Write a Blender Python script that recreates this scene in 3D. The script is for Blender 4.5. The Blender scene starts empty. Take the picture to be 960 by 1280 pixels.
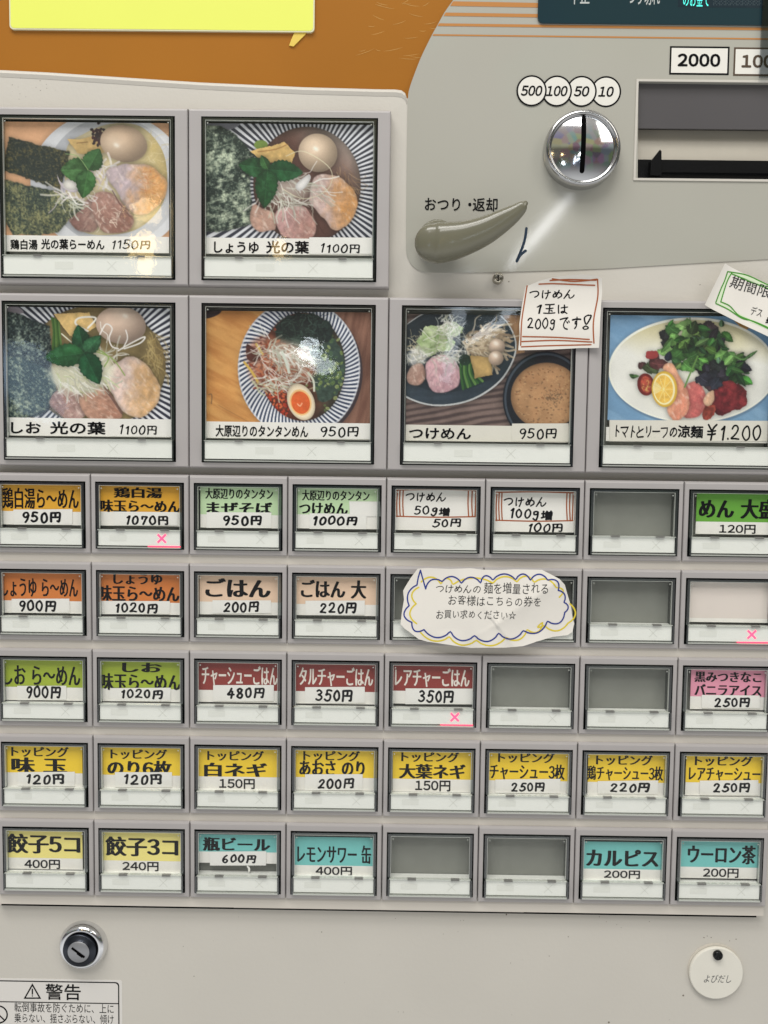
import bpy, bmesh, math, random
import numpy as np
from mathutils import Matrix, Vector
from mathutils.geometry import tessellate_polygon

S = bpy.context.scene
C = S.collection
random.seed(7)

# ------------------------------------------------------------------ camera
CX, CZ, CD, RA_, RB_, RC_, F = .00215, .01963, .43003, .07873, .00722, .0131, 1300.0
P, R = .041, .03691                   # cell pitch, row pitch of the small buttons (m)
ZB2, ZB1 = .07371, .148               # tops of the two rows of large buttons


def rot(a, b, c):
    ca, sa, cb, sb, cc, sc = math.cos(a), math.sin(a), math.cos(b), math.sin(b), math.cos(c), math.sin(c)
    Rx = np.array([[1, 0, 0], [0, ca, -sa], [0, sa, ca]])
    Ry = np.array([[cb, 0, sb], [0, 1, 0], [-sb, 0, cb]])
    Rz = np.array([[cc, -sc, 0], [sc, cc, 0], [0, 0, 1]])
    return Rz @ Ry @ Rx


VIEW = rot(RA_, RB_, RC_) @ np.array([[1, 0, 0], [0, 0, -1], [0, 1, 0]])   # rows: right, down, forward
EYE = np.array([CX, -CD, CZ])


def at(px, py, y=0.0):
    """point of the plane y = const that the photograph shows at (px, py): used to measure the panel"""
    d = VIEW.T @ np.array([(px - 480) / F, (py - 640) / F, 1.0])
    t = (y - EYE[1]) / d[1]
    w = EYE + t * d
    return float(w[0]), float(w[2])


cd = bpy.data.cameras.new('camera')
cam = bpy.data.objects.new('camera', cd)
C.objects.link(cam)
cd.sensor_fit = 'VERTICAL'
cd.sensor_height = 36
cd.lens = F * 36 / 1280
cd.clip_start = .01
cd.clip_end = 50
M4 = Matrix.Identity(4)
for k in range(3):
    M4[k][0], M4[k][1], M4[k][2], M4[k][3] = VIEW[0][k], -VIEW[1][k], -VIEW[2][k], EYE[k]
cam.matrix_world = M4
S.camera = cam

# ------------------------------------------------------------------ world and lamps
S.view_settings.view_transform = 'Standard'
S.view_settings.look = 'None'
S.view_settings.exposure = 0
S.view_settings.gamma = 1

W = bpy.data.worlds.new('World')
S.world = W
W.use_nodes = True
nt = W.node_tree
N, L = nt.nodes, nt.links
N.clear()
out = N.new('ShaderNodeOutputWorld')
bg = N.new('ShaderNodeBackground')
tc = N.new('ShaderNodeTexCoord')
sep = N.new('ShaderNodeSeparateXYZ')
L.new(tc.outputs['Generated'], sep.inputs[0])
ramp = N.new('ShaderNodeValToRGB')             # dim shop: pale floor, dark middle, bright ceiling
mr = N.new('ShaderNodeMapRange')
mr.inputs[1].default_value, mr.inputs[2].default_value = -1, 1
L.new(sep.outputs[2], mr.inputs[0])
L.new(mr.outputs[0], ramp.inputs[0])
el = ramp.color_ramp.elements
el[0].position, el[0].color = 0, (.62, .6, .57, 1)
el[1].position, el[1].color = 1, (.9, .87, .8, 1)
for p_, c_ in ((.27, (1.55, 1.55, 1.54, 1)), (.39, (1.05, 1.05, 1.04, 1)), (.455, (.5, .5, .5, 1)), (.5, (.32, .32, .32, 1)), (.618, (.28, .26, .25, 1)), (.642, (.78, .76, .72, 1)), (.8, (.8, .77, .72, 1))):
    e = el.new(p_)
    e.color = c_
vor = N.new('ShaderNodeTexVoronoi')            # goods and people in the room, seen only in the chrome
vor.inputs['Scale'].default_value = 9
L.new(tc.outputs['Generated'], vor.inputs['Vector'])
sat = N.new('ShaderNodeHueSaturation')
sat.inputs['Saturation'].default_value = .65
sat.inputs['Value'].default_value = .85
L.new(vor.outputs['Color'], sat.inputs['Color'])
band = N.new('ShaderNodeValToRGB')
L.new(mr.outputs[0], band.inputs[0])
be = band.color_ramp.elements
be[0].position, be[0].color = .44, (0, 0, 0, 1)
be[1].position, be[1].color = .80, (0, 0, 0, 1)
for p_, v_ in ((.52, .75), (.70, .75)):
    e = be.new(p_)
    e.color = (v_, v_, v_, 1)
mx = N.new('ShaderNodeMix')
mx.data_type = 'RGBA'
mx.blend_type = 'MULTIPLY'
L.new(band.outputs[0], mx.inputs[0])
L.new(ramp.outputs[0], mx.inputs[6])
L.new(sat.outputs[0], mx.inputs[7])
L.new(mx.outputs[2], bg.inputs[0])
bg.inputs[1].default_value = .56
L.new(bg.outputs[0], out.inputs[0])


def area(name, loc, target, sx, sy, watts, col, roll=0):
    l = bpy.data.lights.new(name, 'AREA')
    l.shape = 'RECTANGLE'
    l.size, l.size_y, l.energy, l.color = sx, sy, watts, col
    o = bpy.data.objects.new(name, l)
    C.objects.link(o)
    q = (Vector(target) - Vector(loc)).to_track_quat('-Z', 'Y')
    o.matrix_world = Matrix.Translation(loc) @ q.to_matrix().to_4x4() @ Matrix.Rotation(roll, 4, 'Z')
    return o


area('ceiling_lamp', (-.25, -.75, 1.35), (0, 0, 0), 1.1, .4, 13, (1, .975, .94))
area('front_lamp', (-.15, -1.5, 1.45), (0, 0, 0), 1.2, .4, 9.5, (1, .98, .95))
area('side_lamp', (.9, -1.1, .9), (0, 0, 0), .5, .5, 3.2, (1, .95, .88))


def glint(name, px, py, D, sx, sy, rad, col, roll=0):
    """a real small lamp of the shop, standing D metres in front of the panel, where the panel mirrors it"""
    x, z = at(px, py, 0)
    v = np.array([x, 0, z]) - EYE
    v[1] = -v[1]
    v /= -v[1]
    loc = (x + v[0] * D, -D, z + v[2] * D)
    o = area(name, loc, (x, 0, z), sx, sy, rad * math.pi * sx * sy * .785, col, roll)
    o.data.shape = 'ELLIPSE'


glint('pendant_lamp', 182, 322, 1.6, .045, .08, 13, (1, .72, .30))
glint('pendant_lamp', 186, 268, 1.6, .07, .05, 8, (1, .74, .36))
glint('pendant_lamp', 352, 310, 1.9, .04, .05, 10, (1, .70, .32))
glint('window_lamp', 42, 476, 1.5, .10, .16, 2.6, (.55, .75, 1), .5)
glint('spot_lamp', 388, 442, 1.5, .045, .04, 17, (.85, .94, 1))
glint('spot_lamp', 405, 461, 1.5, .04, .03, 10, (.85, .94, 1))
glint('tube_lamp', 574, 408, 1.6, .03, .22, 4.5, (.75, .86, 1), -.2)
glint('tube_lamp', 622, 402, 1.6, .025, .13, 8, (.8, .9, 1), -.9)
glint('tube_lamp', 676, 288, 1.2, .014, .15, 16, (.97, .98, 1), -.72)

# ------------------------------------------------------------------ materials


def lin(c):
    r = []
    for v in c[:3]:
        v = v / 255
        r.append(v / 12.92 if v <= .04045 else ((v + .055) / 1.055) ** 2.4)
    return (*r, 1)


MATS = {}


def mat(name, col, rough=.5, var=0.0, vscale=60, bump=0.0, bscale=400, metal=0, spec=.5, coat=0, emit=0):
    if name in MATS:
        return MATS[name]
    m = bpy.data.materials.new(name)
    m.use_nodes = True
    t = m.node_tree
    b = t.nodes['Principled BSDF']
    c = lin(col)
    b.inputs['Base Color'].default_value = c
    b.inputs['Roughness'].default_value = rough
    b.inputs['Metallic'].default_value = metal
    b.inputs['Specular IOR Level'].default_value = spec
    b.inputs['Coat Weight'].default_value = coat
    if emit:
        b.inputs['Emission Color'].default_value = c
        b.inputs['Emission Strength'].default_value = emit
    if var or bump:
        g = t.nodes.new('ShaderNodeNewGeometry')
    if var:
        n = t.nodes.new('ShaderNodeTexNoise')
        n.inputs['Scale'].default_value = vscale
        n.inputs['Detail'].default_value = 5
        t.links.new(g.outputs['Position'], n.inputs['Vector'])
        r = t.nodes.new('ShaderNodeMapRange')
        r.inputs[1].default_value, r.inputs[2].default_value = .3, .7
        r.inputs[3].default_value, r.inputs[4].default_value = 1 - var, 1 + var
        t.links.new(n.outputs[0], r.inputs[0])
        x = t.nodes.new('ShaderNodeMix')
        x.data_type = 'RGBA'
        x.blend_type = 'MULTIPLY'
        x.inputs[0].default_value = 1
        x.inputs[6].default_value = c
        t.links.new(r.outputs[0], x.inputs[7])
        t.links.new(x.outputs[2], b.inputs['Base Color'])
    if bump:
        n2 = t.nodes.new('ShaderNodeTexNoise')
        n2.inputs['Scale'].default_value = bscale
        n2.inputs['Detail'].default_value = 4
        t.links.new(g.outputs['Position'], n2.inputs['Vector'])
        u = t.nodes.new('ShaderNodeBump')
        u.inputs['Strength'].default_value = bump
        u.inputs['Distance'].default_value = .0004
        t.links.new(n2.outputs[0], u.inputs['Height'])
        t.links.new(u.outputs[0], b.inputs['Normal'])
    MATS[name] = m
    return m


def clear(name, tint, rough, refl_tint=(1, 1, 1), ior=1.45, bump=0.0, dull=0.0, dullcol=(40, 44, 44)):
    """clear acrylic: see-through by Fresnel, with a reflecting skin"""
    m = bpy.data.materials.new(name)
    m.use_nodes = True
    t = m.node_tree
    t.nodes.clear()
    o = t.nodes.new('ShaderNodeOutputMaterial')
    a = t.nodes.new('ShaderNodeBsdfTransparent')
    a.inputs[0].default_value = (*tint, 1)
    g = t.nodes.new('ShaderNodeBsdfGlossy')
    g.inputs[0].default_value = (*refl_tint, 1)
    g.inputs[1].default_value = rough
    f = t.nodes.new('ShaderNodeFresnel')
    f.inputs[0].default_value = ior
    if bump:
        geo = t.nodes.new('ShaderNodeNewGeometry')
        n2 = t.nodes.new('ShaderNodeTexNoise')
        n2.inputs['Scale'].default_value = 90
        n2.inputs['Detail'].default_value = 3
        t.links.new(geo.outputs['Position'], n2.inputs['Vector'])
        u = t.nodes.new('ShaderNodeBump')
        u.inputs['Strength'].default_value = bump
        u.inputs['Distance'].default_value = .001
        t.links.new(n2.outputs[0], u.inputs['Height'])
        t.links.new(u.outputs[0], g.inputs['Normal'])
    s = t.nodes.new('ShaderNodeMixShader')
    base = a
    if dull:
        d = t.nodes.new('ShaderNodeBsdfDiffuse')
        d.inputs[0].default_value = lin(dullcol)
        s2 = t.nodes.new('ShaderNodeMixShader')
        s2.inputs[0].default_value = dull
        t.links.new(a.outputs[0], s2.inputs[1])
        t.links.new(d.outputs[0], s2.inputs[2])
        base = s2
    geo2 = t.nodes.new('ShaderNodeNewGeometry')
    inv = t.nodes.new('ShaderNodeMath')
    inv.operation = 'SUBTRACT'
    inv.inputs[0].default_value = 1
    t.links.new(geo2.outputs['Backfacing'], inv.inputs[1])
    mul = t.nodes.new('ShaderNodeMath')
    mul.operation = 'MULTIPLY'
    t.links.new(f.outputs[0], mul.inputs[0])
    t.links.new(inv.outputs[0], mul.inputs[1])
    t.links.new(mul.outputs[0], s.inputs[0])
    t.links.new(base.outputs[0], s.inputs[1])
    t.links.new(g.outputs[0], s.inputs[2])
    t.links.new(s.outputs[0], o.inputs[0])
    MATS[name] = m
    return m


DOOR = mat('painted_steel', (209, 205, 196), .42, .03, 14, .16, 600)
PLATE = mat('plate_paint', (216, 210, 200), .4, .02, 40, .05, 700)
BEZEL = mat('bezel_plastic', (177, 173, 172), .42, .02, 60, .06, 1500)
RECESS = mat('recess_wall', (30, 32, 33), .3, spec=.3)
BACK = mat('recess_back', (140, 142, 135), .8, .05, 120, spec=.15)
LAMPW = mat('lamp_window', (242, 244, 238), .4, .012, 200)
LAMPM = mat('unlit_mark', (214, 216, 208), .5)
LAMPR = mat('unlit_box', (233, 235, 228), .5)
COINP = mat('coin_panel_film', (181, 180, 170), .06, .02, 18, .006, 200)
ORANGE = mat('amber_decal', (172, 112, 40), .16, .08, 9, .03, 300)
STRIPE = mat('amber_print', (192, 130, 66), .35)
INK = mat('black_ink', (14, 15, 17), .6, spec=.08)
MARKER = mat('marker_ink', (16, 17, 20), .6, spec=.1)
NAVY = mat('navy_ink', (28, 48, 68), .3)
PAPER = mat('white_paper', (244, 242, 236), .6, .015, 220, .06, 900)
NOTEP = mat('note_paper', (238, 234, 226), .6, .015, 120, .05, 600)
TAPE = mat('price_tape', (243, 242, 237), .4, .012, 150)
TAPED = mat('label_tape', (230, 227, 216), .4, .015, 150)
CHROME = mat('chrome', (225, 226, 228), .07, metal=1)
CHROMED = mat('chrome_ring', (190, 190, 190), .16, metal=1)
BLACK = mat('black_plastic', (12, 13, 15), .25, spec=.3)
SLOT = mat('slot_dark', (6, 6, 7), .7, spec=.03)
LEVER = mat('lever_plastic', (112, 110, 93), .22, .02, 60, coat=.3)
WHITE = mat('white_print', (236, 234, 226), .4)
SCREEN = mat('screen_glass', (24, 52, 62), .12)
SCRTXT = mat('screen_print', (190, 196, 194), .4)
LED = mat('led_cyan', (70, 215, 200), .4, emit=1.0)
LEDDIM = mat('led_dim', (42, 64, 72), .4)
LIT = mat('lit_mark', (255, 70, 110), .4, emit=1.6)
LITBAR = mat('lit_bar', (255, 40, 85), .4, emit=2.2)
ACR = clear('acrylic', (.995, .997, .995), .03, bump=.045)
ACRE = clear('acrylic_edge', (.75, .80, .79), .08, ior=2.0, dull=.4, dullcol=(42, 48, 48))
ACRL = clear('acrylic_lip', (.92, .95, .94), .10, ior=2.0, dull=.55, dullcol=(225, 228, 220))
TABM = mat('hinge_tab', (120, 120, 116), .3)
BROWN = mat('brown_pen', (170, 88, 40), .5)
GREEN = mat('green_pen', (70, 150, 40), .5)
GREENW = mat('green_wash', (222, 240, 205), .6)
BLUE = mat('blue_pen', (28, 52, 140), .5)
YEL = mat('yellow_pen', (228, 206, 60), .5)
THIN = mat('thin_pen', (24, 25, 28), .5)
CARDY = mat('yellow_card', (238, 246, 108), .45, .01, 40)
CARDE = mat('card_edge', (226, 224, 190), .45)
SLATE = mat('bill_flap', (86, 84, 86), .28, .03, 30)
BEIGE = mat('bill_floor', (178, 172, 158), .38, .05, 90)
SCREWM = mat('screw_metal', (170, 165, 152), .25, metal=1)

PRINT = bpy.data.materials.new('photo_print')
PRINT.use_nodes = True
_a = PRINT.node_tree.nodes.new('ShaderNodeVertexColor')
_a.layer_name = 'print'
PRINT.node_tree.links.new(_a.outputs[0], PRINT.node_tree.nodes['Principled BSDF'].inputs['Base Color'])
PRINT.node_tree.nodes['Principled BSDF'].inputs['Roughness'].default_value = .45

# ------------------------------------------------------------------ mesh helpers


class MB:
    """collects faces with materials, then links them as ONE mesh object"""

    def __init__(s):
        s.v, s.f, s.m, s.mats, s.sm = [], [], [], [], []

    def mi(s, m):
        if m not in s.mats:
            s.mats.append(m)
        return s.mats.index(m)

    def add(s, vs, fs, m, smooth=False):
        b, k = len(s.v), s.mi(m)
        s.v.extend(vs)
        for f in fs:
            s.f.append(tuple(i + b for i in f))
            s.m.append(k)
            s.sm.append(smooth)

    def box(s, x0, x1, y0, y1, z0, z1, m):
        vs = [(x, y, z) for x in (x0, x1) for y in (y0, y1) for z in (z0, z1)]
        s.add(vs, [(0, 1, 3, 2), (4, 6, 7, 5), (0, 4, 5, 1), (2, 3, 7, 6), (0, 2, 6, 4), (1, 5, 7, 3)], m)

    def quad(s, pts, y, m):
        s.add([(x, y, z) for x, z in pts], [(0, 1, 2, 3)], m)

    def build(s, name, parent=None, origin=(0, 0, 0)):
        me = bpy.data.meshes.new(name)
        me.from_pydata([(a - origin[0], b - origin[1], c - origin[2]) for a, b, c in s.v], [], s.f)
        for m in s.mats:
            me.materials.append(m)
        me.polygons.foreach_set('material_index', s.m)
        me.polygons.foreach_set('use_smooth', s.sm)
        me.update()
        return link(name, me, parent)


def link(name, me, parent=None, loc=(0, 0, 0)):
    o = bpy.data.objects.new(name, me)
    C.objects.link(o)
    o.location = loc
    if parent:
        o.parent = parent
    return o


def fixnormals(o):
    bm = bmesh.new()
    bm.from_mesh(o.data)
    bmesh.ops.recalc_face_normals(bm, faces=bm.faces)
    bm.to_mesh(o.data)
    bm.free()
    return o


def smoothpts(pts, closed=False, n=8):
    """Catmull-Rom through the points"""
    p = [np.array(q, float) for q in pts]
    k = len(p)
    res = []
    rng = range(k) if closed else range(k - 1)
    for i in rng:
        if closed:
            a, b, c, d = p[i - 1], p[i], p[(i + 1) % k], p[(i + 2) % k]
        else:
            a, b, c, d = p[max(i - 1, 0)], p[i], p[i + 1], p[min(i + 2, k - 1)]
        for j in range(n):
            t = j / n
            res.append(.5 * (2 * b + (c - a) * t + (2 * a - 5 * b + 4 * c - d) * t * t + (3 * b - a - 3 * c + d) * t ** 3))
    if not closed:
        res.append(p[-1])
    return [tuple(q) for q in res]


def plate(mb, outline, holes, y0, y1, m, wallm=None):
    """flat sheet with thickness; outlines in (x, z)"""
    loops = [outline] + holes
    tris = tessellate_polygon([[Vector((x, z, 0)) for x, z in lp] for lp in loops])
    flat = [q for lp in loops for q in lp]
    mb.add([(x, y0, z) for x, z in flat], [tuple(t) for t in tris], m)
    for lp in loops:
        n = len(lp)
        vs = [(x, y0, z) for x, z in lp] + [(x, y1, z) for x, z in lp]
        mb.add(vs, [(i, (i + 1) % n, n + (i + 1) % n, n + i) for i in range(n)], wallm or m)


def ribbon2d(pts, w, taper=0.0, caps=True):
    """outline quads of a stroke; pts and w in the same 2-D units"""
    p = np.array(pts, float)
    if len(p) < 2:
        p = np.vstack([p, p + [w * .1, 0]])
    d = np.gradient(p, axis=0)
    l = np.hypot(d[:, 0], d[:, 1])
    l[l == 0] = 1
    d /= l[:, None]
    nrm = np.stack([-d[:, 1], d[:, 0]], 1)
    n = len(p)
    ww = np.full(n, w / 2)
    if taper:
        ww *= 1 - taper * np.abs(np.linspace(-1, 1, n)) ** 3
    a, b = p + nrm * ww[:, None], p - nrm * ww[:, None]
    vs = [tuple(q) for q in a] + [tuple(q) for q in b]
    fs = [(i, i + 1, n + i + 1, n + i) for i in range(n - 1)]
    if caps:
        for e, sg in ((0, -1), (n - 1, 1)):
            base = len(vs)
            cap = []
            for k in range(1, 5):
                t = math.pi * k / 5
                o = nrm[e] * math.cos(t) + sg * d[e] * math.sin(t)
                vs.append(tuple(p[e] + o * ww[e]))
                cap.append(base + k - 1)
            fs.append(tuple([e] + cap + [n + e]))
    return vs, fs


# ------------------------------------------------------------------ lettering
GL = {}


def glyph(ch, off):
    k = (ch, off)
    if k not in GL:
        c = bpy.data.curves.new('g', 'FONT')
        c.body, c.size, c.offset, c.fill_mode, c.resolution_u = ch, 1, off, 'FRONT', 3
        o = bpy.data.objects.new('g', c)
        C.objects.link(o)
        bpy.context.view_layer.update()
        e = o.evaluated_get(bpy.context.evaluated_depsgraph_get())
        me = e.to_mesh()
        GL[k] = (np.array([v.co[:2] for v in me.vertices]).reshape(-1, 2), [tuple(p.vertices) for p in me.polygons])
        e.to_mesh_clear()
        bpy.data.objects.remove(o)
        bpy.data.curves.remove(c)
    return GL[k]


FULL = {str(d): chr(0xFF10 + d) for d in range(10)}
FULL['~'] = '〜'


def layout(text, off=0.0, shifts=(0,), jit=0.0, gap=.0, shear=0.0):
    """glyphs of a line as (verts, faces, layer) in em units; digits packed by their width"""
    res, x = [], 0
    rnd = random.Random(text)
    for ch in text:
        if ch == ' ':
            x += .35
            continue
        pack = ch.isdigit() and ord(ch) < 128
        ch2 = FULL.get(ch, ch)
        v, f = glyph(ch2, off)
        v = v.copy()
        if not len(v):
            x += .5
            continue
        adv = 1.0
        if pack:
            wd = v[:, 0].max() - v[:, 0].min()
            adv = .62
            v[:, 0] += (adv - wd) / 2 - v[:, 0].min()
            if ch == '1':
                v[:, 0] -= .03
        if jit:
            a = rnd.uniform(-1, 1) * jit * .8
            s = 1 + rnd.uniform(-1, .6) * jit
            c = np.array([adv / 2, .36])
            v = (v - c) * s @ np.array([[math.cos(a), math.sin(a)], [-math.sin(a), math.cos(a)]]) + c
            v[:, 1] += rnd.uniform(-1, 1) * jit * .5
        if shear:
            v[:, 0] += v[:, 1] * shear
        v[:, 0] += x
        for k, sh in enumerate(shifts):
            q = v.copy()
            q += np.array(sh if isinstance(sh, tuple) else (sh, 0))
            res.append((q, f, k))
        x += adv + gap
    return res


HAND = {
    '0': [[(.30, .98), (.1, .78), (.04, .4), (.16, .06), (.32, .02), (.5, .25), (.52, .65), (.38, .95), (.28, .98)]],
    '1': [[(.14, .78), (.26, .9), (.34, 1), (.31, .6), (.27, 0)]],
    '2': [[(.06, .76), (.16, .95), (.36, .98), (.48, .8), (.4, .52), (.2, .22), (.04, .04), (.3, .05), (.58, .02)]],
    '3': [[(.07, .92), (.3, 1), (.48, .82), (.38, .62), (.2, .54), (.44, .46), (.54, .26), (.38, .04), (.18, 0), (.02, .1)]],
    '4': [[(.34, 1), (.2, .66), (.04, .34), (.3, .34), (.6, .37)], [(.44, .7), (.42, .4), (.38, 0)]],
    '5': [[(.54, .97), (.36, .99), (.18, .95), (.14, .75), (.1, .56), (.3, .62), (.48, .5), (.52, .28), (.4, .08), (.2, 0), (.02, .1)]],
    '6': [[(.42, 1), (.22, .78), (.08, .45), (.1, .15), (.26, 0), (.44, .08), (.52, .28), (.42, .46), (.26, .46), (.11, .3)]],
    '7': [[(.08, .68), (.08, .84), (.1, .96), (.3, .93), (.54, .96), (.44, .66), (.34, .36), (.28, 0)]],
    '8': [[(.46, .86), (.3, 1), (.1, .84), (.22, .6), (.44, .4), (.5, .18), (.3, 0), (.08, .14), (.14, .38), (.38, .62), (.47, .86)]],
    '9': [[(.5, .78), (.34, .98), (.14, .94), (.06, .7), (.18, .5), (.36, .54), (.49, .76), (.47, .5), (.4, .22), (.28, 0)]],
    '円': [[(.08, 0), (.1, .5), (.1, .94)], [(.1, .94), (.5, .96), (.84, .95), (.86, .5), (.84, .1), (.78, .02), (.68, .06)],
          [(.48, .94), (.47, .7), (.47, .5)], [(.1, .5), (.5, .5), (.84, .5)]],
    'g': [[(.46, .72), (.3, .8), (.12, .7), (.1, .48), (.24, .4), (.38, .5), (.47, .74), (.46, .4), (.42, .05), (.28, -.16), (.1, -.1), (.06, .0)]],
    '.': [[(.08, .02), (.1, .0)]],
    '!': [[(.30, 1), (.12, .86), (.08, .5), (.18, .36), (.42, .74), (.46, 1), (.30, 1)], [(.16, .22), (.02, .12), (.08, 0), (.24, .02), (.28, .16), (.16, .22)]],
    '¥': [[(.06, 1), (.28, .66), (.36, .56)], [(.66, 1.04), (.48, .78), (.36, .56), (.34, .2), (.3, -.1)],
          [(.06, .52), (.36, .54), (.62, .58)], [(.04, .28), (.34, .3), (.62, .33)]],
    'つ': [[(.05, .62), (.3, .74), (.65, .76), (.85, .58), (.78, .34), (.5, .16)]],
    'け': [[(.14, .92), (.1, .55), (.14, .1), (.2, .2)], [(.36, .64), (.6, .66), (.9, .72)], [(.66, .95), (.68, .6), (.62, .25), (.48, .02)]],
    'め': [[(.2, .8), (.3, .5), (.42, .25)], [(.62, .92), (.5, .6), (.3, .25), (.12, .16), (.08, .36), (.25, .6), (.55, .68), (.82, .56), (.88, .32), (.7, .12), (.55, .05)]],
    'ん': [[(.5, .95), (.3, .55), (.06, .05)], [(.06, .05), (.28, .4), (.44, .42), (.5, .15), (.66, .06), (.85, .25), (.95, .4)]],
    'は': [[(.14, .9), (.1, .5), (.14, .1)], [(.36, .64), (.65, .66), (.9, .68)], [(.64, .92), (.66, .5), (.64, .2), (.48, .08), (.38, .18), (.55, .28), (.9, .08)]],
    'で': [[(.05, .78), (.4, .82), (.8, .88)], [(.8, .88), (.5, .6), (.38, .35), (.5, .12), (.72, .04)], [(.72, .6), (.75, .55), (.78, .5)], [(.86, .66), (.89, .61), (.92, .56)]],
    'す': [[(.05, .72), (.5, .75), (.95, .78)], [(.55, .95), (.56, .6), (.5, .38), (.36, .4), (.4, .56), (.56, .5), (.52, .2), (.34, 0)]],
    'の': [[(.52, .78), (.45, .45), (.25, .18), (.1, .35), (.2, .65), (.5, .8), (.82, .68), (.88, .38), (.7, .12), (.55, .08)]],
    '玉': [[(.12, .9), (.5, .92), (.86, .93)], [(.18, .52), (.5, .53), (.8, .55)], [(.5, .92), (.5, .5), (.48, .06)], [(.04, .05), (.5, .06), (.96, .1)], [(.64, .36), (.7, .3), (.74, .24)]],
    'ト': [[(.3, .95), (.3, .5), (.28, 0)], [(.3, .6), (.45, .52), (.6, .42)]],
    'マ': [[(.05, .82), (.5, .84), (.85, .86)], [(.85, .86), (.65, .5), (.45, .3)], [(.3, .42), (.5, .22), (.6, .05)]],
    'と': [[(.3, .92), (.36, .6), (.42, .5)], [(.85, .72), (.45, .5), (.15, .28), (.25, .06), (.55, .02), (.9, .08)]],
    'リ': [[(.2, .85), (.2, .55), (.22, .35)], [(.65, .92), (.66, .5), (.55, .2), (.35, 0)]],
    'ー': [[(.05, .5), (.5, .5), (.9, .52)]],
    'フ': [[(.05, .85), (.45, .85), (.85, .87)], [(.85, .87), (.75, .45), (.3, 0)]],
}


def hand(text, w=.1, jit=.065, gap=.1, seed=0):
    """strokes of a marker: list of (verts, faces, layer)"""
    res, x, lay = [], 0, 0
    rnd = random.Random(text + str(seed))
    for ch in text:
        if ch == ' ':
            x += .4
            continue
        if ch in HAND:
            sc, sh, dy = 1 + rnd.uniform(-1, 1) * jit, rnd.uniform(-.02, .14), rnd.uniform(-1, 1) * jit
            mxx = 0
            for st in HAND[ch]:
                pts = [(x + (a + rnd.uniform(-1, 1) * jit * .4) * sc + b * sh, (b + rnd.uniform(-1, 1) * jit * .4) * sc + dy) for a, b in st]
                mxx = max(mxx, max(a for a, b in st))
                v, f = ribbon2d(smoothpts(pts, n=7), w * rnd.uniform(.92, 1.08))
                res.append((np.array(v), f, lay))
                lay = (lay + 1) % 6
            x += mxx * sc + gap + w
        else:
            for v, f, k in layout(ch, 0, fat(max(w * .28, .012)), jit * 1.6, shear=.06):
                v = v.copy() * 1.12
                v[:, 0] += x - .02
                v[:, 1] -= .02
                res.append((v, f, k))
            lay = (lay + 1) % 6
            x += 1.1
    return res


def place(mb, glyphs, box, y, m, ang=0.0, dy=-1.5e-5, disp=None, depth=None):
    """fit glyphs into box = (px0, py0, px1, py1) of the photograph, on plane y of the machine"""
    allv = np.vstack([g[0] for g in glyphs])
    lo, hi = allv.min(0), allv.max(0)
    x0, y0, x1, y1 = box
    yd = y if depth is None else depth
    cx, cz = at((x0 + x1) / 2, (y0 + y1) / 2, yd)
    a, _ = at(x0, (y0 + y1) / 2, yd)
    b, _ = at(x1, (y0 + y1) / 2, yd)
    _, c = at((x0 + x1) / 2, y0, yd)
    _, d = at((x0 + x1) / 2, y1, yd)
    sx, sz = (b - a) / max(hi[0] - lo[0], 1e-6), (c - d) / max(hi[1] - lo[1], 1e-6)
    ca, sa = math.cos(ang), math.sin(ang)
    for v, f, k in glyphs:
        q = (v - (lo + hi) / 2) * [sx, sz]
        X = cx + q[:, 0] * ca - q[:, 1] * sa
        Z = cz + q[:, 0] * sa + q[:, 1] * ca
        mb.add([(X[i], (y if disp is None else disp(X[i], Z[i])) + dy * (k + 1), Z[i]) for i in range(len(X))], f, m)


MIN = dict(off=.0, shifts=((-.052, .0), (-.026, .01), (0, -.01), (.026, .01), (.052, 0)))
MINT_ = dict(off=.0, shifts=((-.042, .0), (-.014, .007), (.014, -.007), (.042, 0)))      # heavy verticals, thin horizontals, as the shop's printed cards
def fat(r):
    return tuple((r * math.cos(k * 1.0472 + .3), r * math.sin(k * 1.0472 + .3)) for k in range(6))


BOLD = dict(off=0, shifts=fat(.026))
REG = dict(off=0, shifts=fat(.022))


def zb(o, b):
    """box read in an enlargement: o = (origin x, origin y, scale)"""
    return (o[0] + b[0] / o[2], o[1] + b[1] / o[2], o[0] + b[2] / o[2], o[1] + b[3] / o[2])


def rectpts(box, y):
    x0, y0, x1, y1 = box
    cx, cz = at((x0 + x1) / 2, (y0 + y1) / 2, y)
    a, b = at(x0, (y0 + y1) / 2, y)[0], at(x1, (y0 + y1) / 2, y)[0]
    c, d = at((x0 + x1) / 2, y0, y)[1], at((x0 + x1) / 2, y1, y)[1]
    return a, b, c, d        # left, right, top, bottom


# ------------------------------------------------------------------ printed food pictures


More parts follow.
